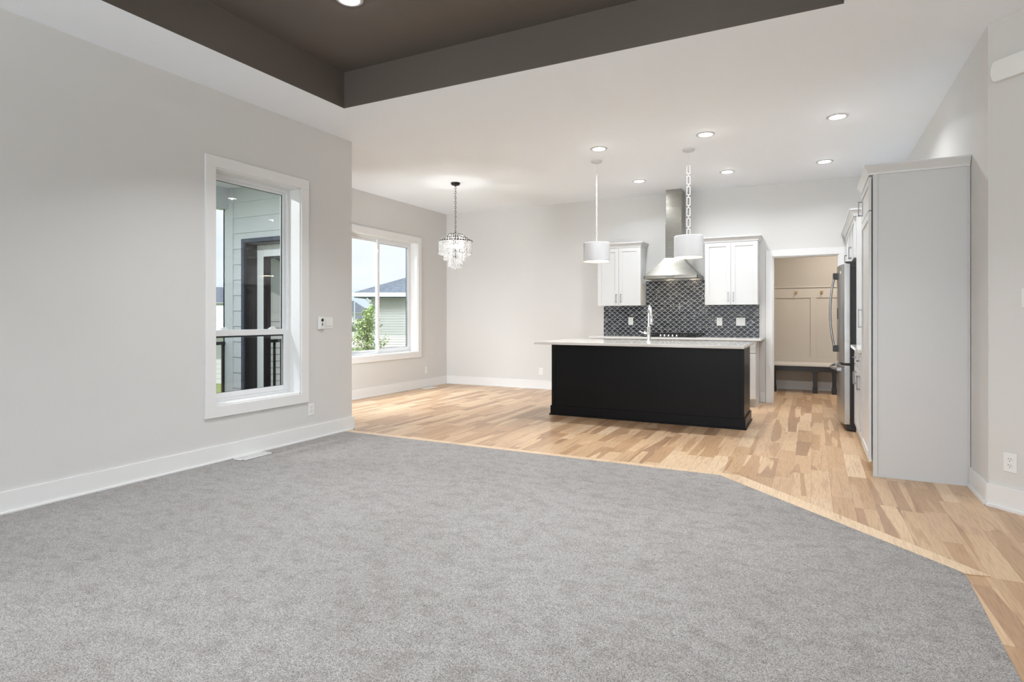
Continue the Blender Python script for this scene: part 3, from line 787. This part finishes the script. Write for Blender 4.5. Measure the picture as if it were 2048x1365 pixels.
for k in range(17):
    f = k / 16; y = fy0 + .10 + (fy1 - fy0 - .2) * f; pts.append((.255 - .015 - .058 * math.sin(PI * f) ** .7, y, .645))
MB().tube(pts, .013, 10).build('handle', 'pull_metal', dz, smooth=True)
for yy in (fy0 + .11, fy1 - .11): MB().box(.23, yy - .03, .625, .28, yy + .03, .665).build('handle_mount', 'pull_metal', dz, bevel=.004)
MB().lathe([(.018, -.003), (.018, .001)], (.268, fy0 + .16, 1.68), 20, 'x').build('round_badge', 'plate_plastic', dn)
MB().box(.243, ym - .12, 1.18, .255, ym - .09, 1.30).build('water_button', 'dark_plastic', dn)

# ------------------------------------------------------------------ things on the angled wall
def onang(s): return Vector((XR + s * .70711, 4.745 - s * .70711, 0))
def angled(o, s, z): 
    p = onang(s); o.location = (p.x, p.y, z); o.rotation_euler = (0, 0, -PI / 4)
o = outlet('wall_outlet', 'S', 0, 0, 0, 'white outlet on the angled wall above its baseboard, beside the pantry'); angled(o, .128, .300)
o = outlet('light_switch', 'S', 0, 0, 0, 'white switch plate on the angled wall, cut by the edge of the picture', 'rocker', 2, cat='switch'); angled(o, .253, 1.318)
m = MB(); pts = []
h = .066
for k in range(13):
    a = PI / 2 + PI * k / 12; pts.append((.035 + .028 * math.cos(a) * (1 if True else 1), 0, h * math.sin(a)))
pts += [(.60, 0, -h), (.60, 0, h)]
m.extrude([(a, -.002, c) for a, b, c in pts], (0, -.03, 0)); wb = m.build('wall_box', 'plate_plastic', bevel=.004, smooth=True)  # white rounded-end box of unknown use
wb['label'] = 'long white rounded-end box mounted high on the angled wall'; wb['category'] = 'wall box'; angled(wb, .024, 2.745)

# ------------------------------------------------------------------ switches with remote on the living room wall
outlet('light_switch', 'E', XL, 4.497, 1.143, 'white double rocker switch beside the tall living room window', 'rocker', 2, cat='switch')
t = thing('fan_remote', 'white remote holder with dark round button fixed beside the double rocker switch', 'remote', (XL, 4.39, 1.143))
MB().box(XL, 4.352, 1.078, XL + .020, 4.428, 1.208).build('holder', 'plate_plastic', t, bevel=.008)
rm = MB().box(XL + .018, 4.362, 1.084, XL + .026, 4.420, 1.205).build('remote', 'plate_plastic', t, bevel=.004)
MB().lathe([(.016, .026), (.016, .0285)], (XL, 4.391, 1.172), 24, 'x').build('round_button', 'dark_plastic', rm)
MB().box(XL + .026, 4.385, 1.118, XL + .028, 4.397, 1.142).build('light_button', 'dark_plastic', rm, bevel=.001)

# floor registers
def register(name, x0, x1, y0, y1, label):
    z = .010 if x0 < -4 and x0 > -5 else 0
    t = thing(name, label, 'floor vent', ((x0 + x1) / 2, (y0 + y1) / 2, z))
    m = MB(); b = .014
    m.box(x0, y0, z, x1, y0 + b, z + .005); m.box(x0, y1 - b, z, x1, y1, z + .005); m.box(x0, y0, z, x0 + b, y1, z + .005); m.box(x1 - b, y0, z, x1, y1, z + .005)
    m.build('rim', 'plate_plastic', t, bevel=.001)
    m = MB(); k = y0 + b + .004
    while k < y1 - b - .006: m.box(x0 + b, k, z, x1 - b, k + .005, z + .003); k += .011
    m.box((x0 + x1) / 2 - .003, y0, z, (x0 + x1) / 2 + .003, y1, z + .0035)
    m.build('louvres', 'plate_plastic', t)
    MB().box(x0 + .004, y0 + .004, z - .002, x1 - .004, y1 - .004, z + .0008).build('throat', 'jamb_dark', t)
register('floor_register', -4.345, -4.210, 3.355, 3.665, 'white floor register in the carpet under the tall living room window')
register('floor_register', -5.86, -5.73, 8.165, 8.46, 'white floor register in the wood floor by the dining room window')

# ------------------------------------------------------------------ recessed lights
def downlight(x, y, z, label, energy, mat='white_enamel'):
    t = thing('recessed_light', label, 'ceiling light', (x, y, z))
    MB().lathe([(.066, -.002), (.070, -.006), (.088, -.006), (.094, -.001), (.094, .0)], (x, y, z), 32, cap=False).build('trim_ring', 'white_enamel', t, smooth=True)
    MB().lathe([(.068, -.0025), (.068, -.001)], (x, y, z), 32).build('lens', 'lens_glow', t)
    lamp('downlight_spill', 'POINT', (x, y, z - .016), (0, 0, -1), 1 if z > 3.2 else .8, (.98, .985, 1), shadow_soft_size=.008)
    lamp('downlight', 'AREA', (x, y, z - .012), (0, 0, -1), energy, (.92, .965, 1), shape='DISK', size=.12, spread=2.6 if z < 3.2 else 1.9)
KE = 16
for x, y, lab in ((-2.112, 6.282, 'round recessed ceiling light in front of the white pendant nearer the chandelier'),
                  (-.975, 6.282, 'round recessed ceiling light beside the rectangular-link pendant chain canopy'),
                  (.207, 6.282, 'round recessed ceiling light closest to the pantry crown'),
                  (-2.121, 8.02, 'round recessed ceiling light between the two pendants, by the back wall'),
                  (-.977, 8.02, 'round recessed ceiling light above the white cabinet beside the doorway'),
                  (.128, 8.02, 'round recessed ceiling light in front of the mudroom doorway')):
    downlight(x, y, CZ, lab, KE * (.62 if y > 7 else .66))
for x, y, lab in ((-2.842, 3.12, 'round recessed light in the dark raised ceiling, cut by the picture edge'), (-.73, 3.12, 'unseen round recessed light added in the dark raised ceiling, hall side toward the kitchen'),
                  (-2.842, -.6, 'unseen rear recessed light added in the dark raised ceiling, window side'), (-.73, -.6, 'unseen rear recessed light added in the dark raised ceiling, hall side')):
    downlight(x, y, TZ, lab, KE * 1.35)  # tray lights out of frame are added for lighting

# ------------------------------------------------------------------ pendants over the island
def rect_link(mb, c, w, h, t, ang):
    """flat rectangular link, frame bars of square section, standing in the plane turned by ang about z"""
    ca, sa = math.cos(ang), math.sin(ang)
    for u0, v0, u1, v1 in ((-w, -h, -w + t, h), (w - t, -h, w, h), (-w, -h, w, -h + t), (-w, h - t, w, h)):
        P = []
        for (u, v) in ((u0, v0), (u1, v0), (u1, v1), (u0, v1)):
            P.append((c[0] + u * ca + t / 2 * sa, c[1] + u * sa - t / 2 * ca, c[2] + v))
        mb.extrude(P, (-t * sa, t * ca, 0))
def pendant(x, y, zs0, zs1, ang, label):
    t = thing('pendant_light', label, 'pendant light', (x, y, CZ))
    MB().lathe([(.066, CZ), (.066, CZ - .010), (.056, CZ - .022), (.018, CZ - .028), (.010, CZ - .036), (.004, CZ - .038)], (x, y, 0), 32).build('ceiling_canopy', 'white_enamel', t, smooth=True)
    w = []
    for k in range(13): w.append((x + .004 * math.sin(k * 2.1), y + .004 * math.cos(k * 1.7), CZ - .036 - .155 * k / 12))
    lp = MB().tube(w, .0028, 6)
    lp.build('cord', 'plate_plastic', t, smooth=True)
    z = CZ - .175; ch = MB(); per = .1177
    k = 0
    while z - .05 > zs1 + .015:
        cz = z - .05
        rect_link(ch, (x, y, cz), .020, .047, .0065, ang)
        rect_link(ch, (x, y, cz - .0588), .010, .015, .005, ang + PI / 2)
        z -= per; k += 1
    rect_link(ch, (x, y, CZ - .17), .012, .012, .005, ang + PI / 2)
    ch.box(x - .003, y - .003, zs1, x + .003, y + .003, z + .01)
    ch.build('chain', 'plate_plastic', t)
    R = .157
    sh = MB().lathe([(.0, zs1), (R - .006, zs1), (R, zs1 - .005), (R, zs0), (R - .004, zs0), (R - .004, zs1 - .008), (.0, zs1 - .008)], (x, y, 0), 48, cap=False).build('shade', 'white_enamel', t, smooth=True)
    MB().lathe([(R - .0045, zs0 + .001), (R - .0055, zs0 + .001), (R - .0055, zs1 - .010), (.0, zs1 - .010)], (x, y, 0), 48, cap=False).build('shade_lining', 'gold_leaf', sh, smooth=True)
    MB().lathe([(.0, zs0 + .012), (R - .012, zs0 + .012), (R - .012, zs0 + .016), (0, zs0 + .016)], (x, y, 0), 40, cap=False).build('diffuser', 'bulb_glow', t)
    lamp('pendant_lamp', 'AREA', (x, y, zs0 + .008), (0, 0, -1), 3.5, (1, .87, .66), shape='DISK', size=.2)
pendant(-2.302, 6.76, 1.866, 2.09, math.radians(116), 'white drum pendant light hanging in front of the wall cabinet nearer the chandelier')
pendant(-1.232, 6.76, 1.866, 2.105, math.radians(12), 'white drum pendant light hanging in front of the range hood')

# ------------------------------------------------------------------ chandelier
def chandelier(x, y):
    t = thing('chandelier', 'tiered crystal bead chandelier with dark rings and chain over the dining area', 'chandelier', (x, y, CZ))
    MB().lathe([(.064, CZ), (.064, CZ - .014), (.052, CZ - .032), (.014, CZ - .040), (.006, CZ - .052)], (x, y, 0), 32).build('ceiling_canopy', 'black_metal', t, smooth=True)
    ch = MB(); z = CZ - .05; k = 0
    while z > 2.375:
        cz = z - .018; ang = (PI / 2) * (k % 2) + .5; P = []
        for q in range(14):
            a = 2 * PI * q / 14; u = .0095 * math.cos(a); v = .0205 * math.sin(a)
            P.append((x + u * math.cos(ang), y + u * math.sin(ang), cz + v))
        ch.tube(P, .0026, 6, closed=True); z -= .034; k += 1
    ch.tube([(x, y, 2.39), (x, y, 2.05)], .005)
    ch.build('chain', 'black_metal', t, smooth=True)
    rings = [(.105, 2.352), (.171, 2.302), (.238, 2.258)]
    def ring(r, z, w=.008, hh=.013):
        return MB().lathe([(r, z - hh / 2), (r, z + hh / 2), (r - w, z + hh / 2), (r - w, z - hh / 2), (r, z - hh / 2)], (x, y, 0), 56, cap=False)
    for r, z in rings:
        ring(r, z).build('ring', 'black_metal', t)
    arm = MB()
    for k in range(6):
        a = k * PI / 3 + .2; c, s = math.cos(a), math.sin(a)
        arm.tube([(x, y, 2.36), (x + .10 * c, y + .10 * s, 2.35), (x + .166 * c, y + .166 * s, 2.30), (x + .233 * c, y + .233 * s, 2.258)], .003, 6)
    arm.tube([(x, y, 2.05), (x, y, 2.03)], .03, 10)
    arm.build('frame', 'black_metal', t)
    def bead(mb, p, r):
        M = Matrix.Translation(p) @ Matrix.Rotation(random.random() * 3, 4, 'Z') @ Matrix.Rotation(random.random() * .5, 4, 'X') @ Matrix.Diagonal((r, r * .7, r, 1))
        bmesh.ops.create_icosphere(mb.bm, subdivisions=1, radius=1, matrix=M)
    def curtain(r, ztop, zbot, n, name='bead_curtain'):
        mb = MB(); st = .0195
        for k in range(n):
            a = 2 * PI * (k + random.random() * .15) / n; z = ztop - .012
            while z > zbot:
                bead(mb, (x + r * math.cos(a), y + r * math.sin(a), z), .0098); z -= st
            bead(mb, (x + r * math.cos(a), y + r * math.sin(a), zbot - .008), .013)
        mb.build(name, 'crystal', t, kind='stuff')
    curtain(.224, 2.258, 2.090, 46); curtain(.157, 2.302, 2.010, 34); curtain(.095, 2.352, 1.905, 22)
    # swags between the rings
    mb = MB()
    for (r0, z0), (r1, z1), n in ((rings[0], rings[1], 28), (rings[1], rings[2], 40)):
        for k in range(n):
            a = 2 * PI * k / n
            for q in range(5):
                f = q / 4; r = r0 + (r1 - r0) * f; z = z0 + (z1 - z0) * f - .012 * math.sin(PI * f)
                bead(mb, (x + r * math.cos(a), y + r * math.sin(a), z), .009)
    mb.build('bead_swag', 'crystal', t, kind='stuff')
    MB().ball((x, y, 1.875), .021, 2).build('crystal_ball', 'crystal', t)
    for k in range(4):
        a = k * PI / 2 + .4; c, s = math.cos(a), math.sin(a); b = (x + .055 * c, y + .055 * s)
        MB().lathe([(.010, 2.10), (.010, 2.15)], (b[0], b[1], 0), 10).build('candle_socket', 'black_metal', t)
        MB().ball((b[0], b[1], 2.185), .016, 2, (1, 1, 2.0)).build('bulb', 'bulb_glow', t)
    lamp('chandelier_lamp', 'POINT', (x, y, 2.19), (0, 0, -1), 11, (1, .98, .95), shadow_soft_size=.03)
chandelier(-4.425, 6.97)

# ================================================================== outside
GZ = -2.2
struct(MB().box(-260, -120, GZ - .3, 120, 260, GZ), 'ground', 'lawn_grass')
# porch
struct(MB().box(-6.13, .4, -.25, XL - .19, YR - .19, -.08), 'porch_floor', 'deck')
struct(MB().box(-6.2, .4, 2.70, XL - .19, YR - .19, 2.76), 'ceiling_porch', 'exterior_white')
struct(MB().box(-6.2, .4, 2.46, -6.05, YR - .19, 2.70), 'beam_porch', 'siding_grey')
t = thing('porch_fill_light', 'added round fill light in the porch ceiling outside the tall window', 'ceiling light', (-5.3, 3.0, 2.70))  # made-up fixture, added to brighten the porch siding
MB().lathe([(.070, 2.698), (.074, 2.693), (.092, 2.694), (.096, 2.6995)], (-5.3, 3.0, 0), 28, cap=False).build('trim_ring', 'white_enamel', t, smooth=True)
MB().lathe([(.072, 2.697), (.072, 2.699)], (-5.3, 3.0, 0), 28).build('lens', 'lens_glow', t)
lamp('porch_fill_lamp', 'AREA', (-5.3, 3.0, 2.685), (0, 0, -1), 32, (.93, .97, 1), shape='DISK', size=.14)
# lap siding on the wall that faces the porch
yw = YR - .19
sd = MB(); zc = 2.70; ex_ = .178; k = 0
while zc > -.2:
    zb = zc - ex_
    for a, b in ([(-6.0, XL - .19)] if zb > 2.12 else [(-6.0, -5.80), (-4.85, XL - .19)]):
        sd.extrude([(a, yw, zc), (a, yw - .006, zc), (a, yw - .016, zb), (a, yw, zb)], (b - a, 0, 0))
    if zb < 2.12 < zc: sd.extrude([(-5.80, yw, zc), (-5.80, yw - .006, zc), (-5.80, yw - .010, 2.096), (-5.80, yw, 2.096)], (.95, 0, 0))
    zc = zb
struct(sd, 'wall_siding', 'siding_grey')
struct(MB().box(-6.135, yw - .022, -.25, -5.975, yw, 2.70).box(-6.135, yw - .022, -.25, -6.115, yw + .15, 3.4), 'trim_5', 'siding_grey')
sd = MB(); zc = 3.3
while zc > -2.2:
    zb = zc - ex_
    for a, b in ([(yw + .15, YB + .2)] if (zb > 2.5 or zc < .55) else [(yw + .15, 6.42), (8.22, YB + .2)]):
        sd.extrude([(XF - .19, a, zc), (XF - .196, a, zc), (XF - .206, a, zb), (XF - .19, a, zb)], (0, b - a, 0))
    zc = zb
struct(sd, 'wall_siding_dining', 'siding_grey')
# porch door
m = MB()
m.box(-5.825, yw - .03, -.08, -5.78, yw, 2.095).box(-4.87, yw - .03, -.08, -4.825, yw, 2.095).box(-5.78, yw - .03, 2.05, -4.87, yw, 2.095)
dr = struct(m, 'door_1', 'door_trim_dark', bevel=.002)
m = MB().box(-5.781, yw - .005, -.08, -5.765, YR - .045, 2.05).box(-4.885, yw - .005, -.08, -4.869, YR - .045, 2.05).box(-5.765, yw - .005, 2.035, -4.885, YR - .045, 2.05)
m.build('jamb', 'jamb_dark', dr)
m = MB().box(-5.765, YR - .05, -.03, -5.655, YR - .005, 2.035).box(-4.995, YR - .05, -.03, -4.885, YR - .005, 2.035).box(-5.655, YR - .05, 1.90, -4.995, YR - .005, 2.035).box(-5.655, YR - .05, -.03, -4.995, YR - .005, .22)
sl = m.build('door_slab', 'exterior_white', dr, bevel=.003)
m = MB().box(-5.655, YR - .052, .22, -5.637, YR - .008, 1.90).box(-5.013, YR - .052, .22, -4.995, YR - .008, 1.90).box(-5.655, YR - .052, 1.882, -4.995, YR - .008, 1.90).box(-5.655, YR - .052, .22, -4.995, YR - .008, .238)
m.build('glass_bead', 'jamb_dark', sl)
MB().box(-5.637, YR - .03, .238, -5.013, YR - .026, 1.882).build('pane', 'door_glass', sl)
MB().box(-4.96, YR - .075, .97, -4.92, YR - .05, 1.03).tube([(-4.94, YR - .09, 1.0), (-5.04, YR - .09, 1.0)], .009).tube([(-4.94, YR - .05, 1.0), (-4.94, YR - .09, 1.0)], .01).build('door_handle', 'bronze', sl)
# railing
t = thing('porch_railing', 'black metal porch railing seen through the tall living room window', 'railing', (-6.12, 2.6, -.08))
MB().box(-6.14, .45, .88, -6.095, yw - .03, .92).build('top_rail', 'iron', t, bevel=.003)
MB().box(-6.135, .45, .0, -6.10, yw - .03, .03).build('bottom_rail', 'iron', t)
MB().box(-6.14, .45, -.08, -6.095, .495, .95).build('post', 'iron', t, bevel=.002)
yy = yw - .045
while yy > .5:
    MB().box(-6.128, yy - .011, .03, -6.104, yy + .011, .88).build('baluster', 'iron', t); yy -= .11

def wpt(px, py, depth):
    """point that lies at a given distance along the camera axis"""
    a = (px - 1024) / CX; fx_, fy_ = -math.sin(YAW), math.cos(YAW)
    return Vector((depth * (fx_ + a * fy_), depth * (fy_ - a * fx_), 1.2 + (635.05 - py) / CX * depth))
def house(label, cx, cy, ang, w, d, eave, ridge, wallmat, roofmat, over=.45, gable=True, hip=False, name='neighbor_house', lap=.0, group=None):
    """box house with a pitched roof; local x = width, local y = depth"""
    t = thing(name, label, 'house', (0, 0, 0)); z0 = GZ
    m = MB().box(-w / 2, -d / 2, z0, w / 2, d / 2, eave)
    if lap:
        z = z0
        while z < eave - .01:
            for s in (-1, 1): 
                m.extrude([(-w / 2, s * d / 2, z), (-w / 2, s * (d / 2 + .012), z), (-w / 2, s * (d / 2 + .004), z + lap), (-w / 2, s * d / 2, z + lap)], (w, 0, 0))
                m.extrude([(s * w / 2, -d / 2, z), (s * (w / 2 + .022), -d / 2, z), (s * (w / 2 + .004), -d / 2, z + lap), (s * w / 2, -d / 2, z + lap)], (0, d, 0))
            z += lap
    if gable: m.extrude([(-w / 2, -d / 2, eave), (-w / 2, d / 2, eave), (-w / 2, 0, ridge - .1)], (w, 0, 0))
    m.build('walls', wallmat, t)
    r = MB(); W2_, D2 = w / 2 + over, d / 2 + over
    lo = eave - .02
    if hip:
        top = [(-max(w / 2 - d / 2, .1), 0, ridge), (max(w / 2 - d / 2, .1), 0, ridge)]
        b = [r.bm.verts.new(p) for p in ((-W2_, -D2, lo), (W2_, -D2, lo), (W2_, D2, lo), (-W2_, D2, lo))]
        b2 = [r.bm.verts.new(p) for p in ((-W2_, -D2, lo + .12), (W2_, -D2, lo + .12), (W2_, D2, lo + .12), (-W2_, D2, lo + .12))]
        q = [r.bm.verts.new(p) for p in top]
        r.bm.faces.new(b[::-1])
        for i in range(4): r.bm.faces.new((b[i], b[(i + 1) % 4], b2[(i + 1) % 4], b2[i]))
        r.bm.faces.new((b2[0], b2[1], q[1], q[0])); r.bm.faces.new((b2[2], b2[3], q[0], q[1])); r.bm.faces.new((b2[1], b2[2], q[1])); r.bm.faces.new((b2[3], b2[0], q[0]))
    else:
        r.extrude([(-W2_, -D2, lo), (-W2_, 0, ridge), (-W2_, D2, lo), (-W2_, D2, lo + .16), (-W2_, 0, ridge + .16), (-W2_, -D2, lo + .16)], (2 * W2_, 0, 0))
    r.build('roof', roofmat, t)
    g = MB()
    for s in (-1, 1): g.box(-W2_, s * D2 - .05 if s > 0 else -D2 - .05, lo + .02, W2_, s * D2 + .05 if s > 0 else -D2 + .05, lo + .11)
    if hip:
        for s in (-1, 1): g.box(s * W2_ - .05, -D2, lo + .02, s * W2_ + .05, D2, lo + .11)
    g.build('gutter', 'gutter_white', t)
    t.location = (cx, cy, 0); t.rotation_euler = (0, 0, ang)
    return t
# neighbour with tan lap siding, seen through the dining window: its front parallels the view
d0 = 13.5
c = wpt(727, 635, d0); dirx = Vector((math.cos(YAW), math.sin(YAW), 0)); diry = Vector((-math.sin(YAW), math.cos(YAW), 0))
corner = wpt(744, 635, d0)                       # facade corner
w_, dd = 9.0, 7.0
cc = corner + dirx * (w_ / 2) + diry * (dd / 2)
h1 = house('tan lap-sided house with grey hipped roof filling the dining room window', cc.x, cc.y, YAW, w_, dd, 1.66, 3.3, 'siding_tan', 'shingles', over=.32, gable=False, hip=True, lap=.058)
dsp = MB().tube([(-w_ / 2 - .05, -dd / 2 - .32, 1.62), (-w_ / 2 + .02, -dd / 2 - .30, 1.55), (-w_ / 2 + .09, -dd / 2 - .06, 1.36), (-w_ / 2 + .10, -dd / 2 - .055, 1.2), (-w_ / 2 + .10, -dd / 2 - .055, GZ)], .03, 8)
o = dsp.build('downspout', 'gutter_white'); o.parent = h1
# houses further off
def house_at(label, px, depth, w, d, eave_py, ridge_py, rot, wm, rm_, **kw):
    c = wpt(px, 635, depth); ez = wpt(px, eave_py, depth - d / 2).z; rz = wpt(px, ridge_py, depth).z
    return house(label, c.x, c.y, rot, w, d, ez, rz, wm, rm_, **kw)
house_at('distant white house with dark grey roof beyond the young tree', 700, 172, 11, 9, 627, 602, YAW + .1, 'siding_white', 'shingles', hip=True, gable=False)
house_at('low white shed with a pale gable roof at the edge of the concrete drive', 702, 104, 3.4, 3.6, 663, 645, YAW - 1.1, 'siding_white', 'shingles_light', over=.35)
house_at('white house with a small dark porch roof behind the young tree', 730, 150, 3.4, 3, 640, 632, YAW, 'siding_white', 'shingles', over=.7)
house_at('long pale-sided house with light grey shingles seen through the porch railing', 418, 34, 14, 7, 670, 617, YAW - .05, 'siding_white', 'shingles_light', lap=.25)
house_at('white gabled house with dark blue-grey roof seen above the porch railing', 446, 90, 12, 8, 607, 577, YAW + .75, 'siding_white', 'shingles')
house('dark-roofed house beyond the open side of the porch', -24, -8, .3, 12, 9, 1.2, 3.6, 'siding_white', 'shingles_light', lap=.25)
house('white house down the slope beyond the porch', -30, -24, -.2, 14, 9, 1.6, 4.2, 'siding_white', 'shingles')
cs = [wpt(640, 700, 66), wpt(745, 700, 66), wpt(745, 700, 98), wpt(680, 700, 98)]
single(MB().prism([(q.x, q.y) for q in cs], GZ, GZ + .04), 'driveway', 'concrete', 'pale concrete drive between the lawn and the young tree', 'driveway')
# light pole
c = wpt(709, 635, 60)
single(MB().tube([(c.x, c.y, GZ), (c.x, c.y, 3.0)], .05, 8), 'flag_pole', 'gutter_white', 'thin white pole in front of the distant white house', 'pole')
# young tree: trunk with upright branches and individual leaves
c = wpt(734, 635, 10.5)
t = thing('young_tree', 'young columnar tree with small green and reddish leaves outside the dining window', 'tree', (c.x, c.y, GZ))
MB().tube([(c.x, c.y, GZ), (c.x + .03, c.y, -1), (c.x - .01, c.y, .2), (c.x + .02, c.y, 1.35)], [.05, .04, .028, .008], 8).build('trunk', 'bark', t, smooth=True)
br = MB(); lf = MB(); rnd = random.Random(4)
for k in range(110):
    z = rnd.uniform(-1.2, 1.3); a = rnd.uniform(0, 2 * PI)
    ln = (.07 + .13 * rnd.random()) * (1.0 if z > .75 else 1.9)
    p0 = Vector((c.x, c.y, z)); p1 = p0 + Vector((math.cos(a) * ln, math.sin(a) * ln, ln * .7))
    br.tube([p0, (p0 + p1) / 2 + Vector((0, 0, .02)), p1], [.006, .004, .002], 5)
    for q in range(46):
        f = rnd.uniform(.25, 1.1); p = p0.lerp(p1, f) + Vector([rnd.gauss(0, .045) for _ in range(3)])
        u = Vector([rnd.gauss(0, 1) for _ in range(3)]).normalized(); v = u.orthogonal().normalized(); s = rnd.uniform(.014, .026)
        vs = [lf.bm.verts.new(p + u * s), lf.bm.verts.new(p + v * s * .6), lf.bm.verts.new(p - u * s), lf.bm.verts.new(p - v * s * .6)]
        lf.bm.faces.new(vs)
br.build('branches', 'bark', t)
lf.build('foliage', 'leaf', t, kind='stuff')

# repeats of one kind carry a common group
GROUPS = {'recessed_light': 'round recessed lights in the ceilings', 'pendant_light': 'white drum pendants over the kitchen island',
          'wall_cabinet': 'white wall cabinets of the kitchen', 'base_cabinet': 'white base cabinets of the kitchen', 'worktop': 'white quartz worktops on the base cabinets',
          'wall_outlet': 'white outlets on the walls', 'light_switch': 'white rocker switches on the walls', 'coat_hook': 'brass coat hooks over the mudroom bench',
          'floor_register': 'white floor registers by the windows', 'neighbor_house': 'houses of the neighborhood outside'}
for o in list(COL.objects):
    if o.parent is None and o.name.split('.')[0] in GROUPS: o['group'] = GROUPS[o.name.split('.')[0]]
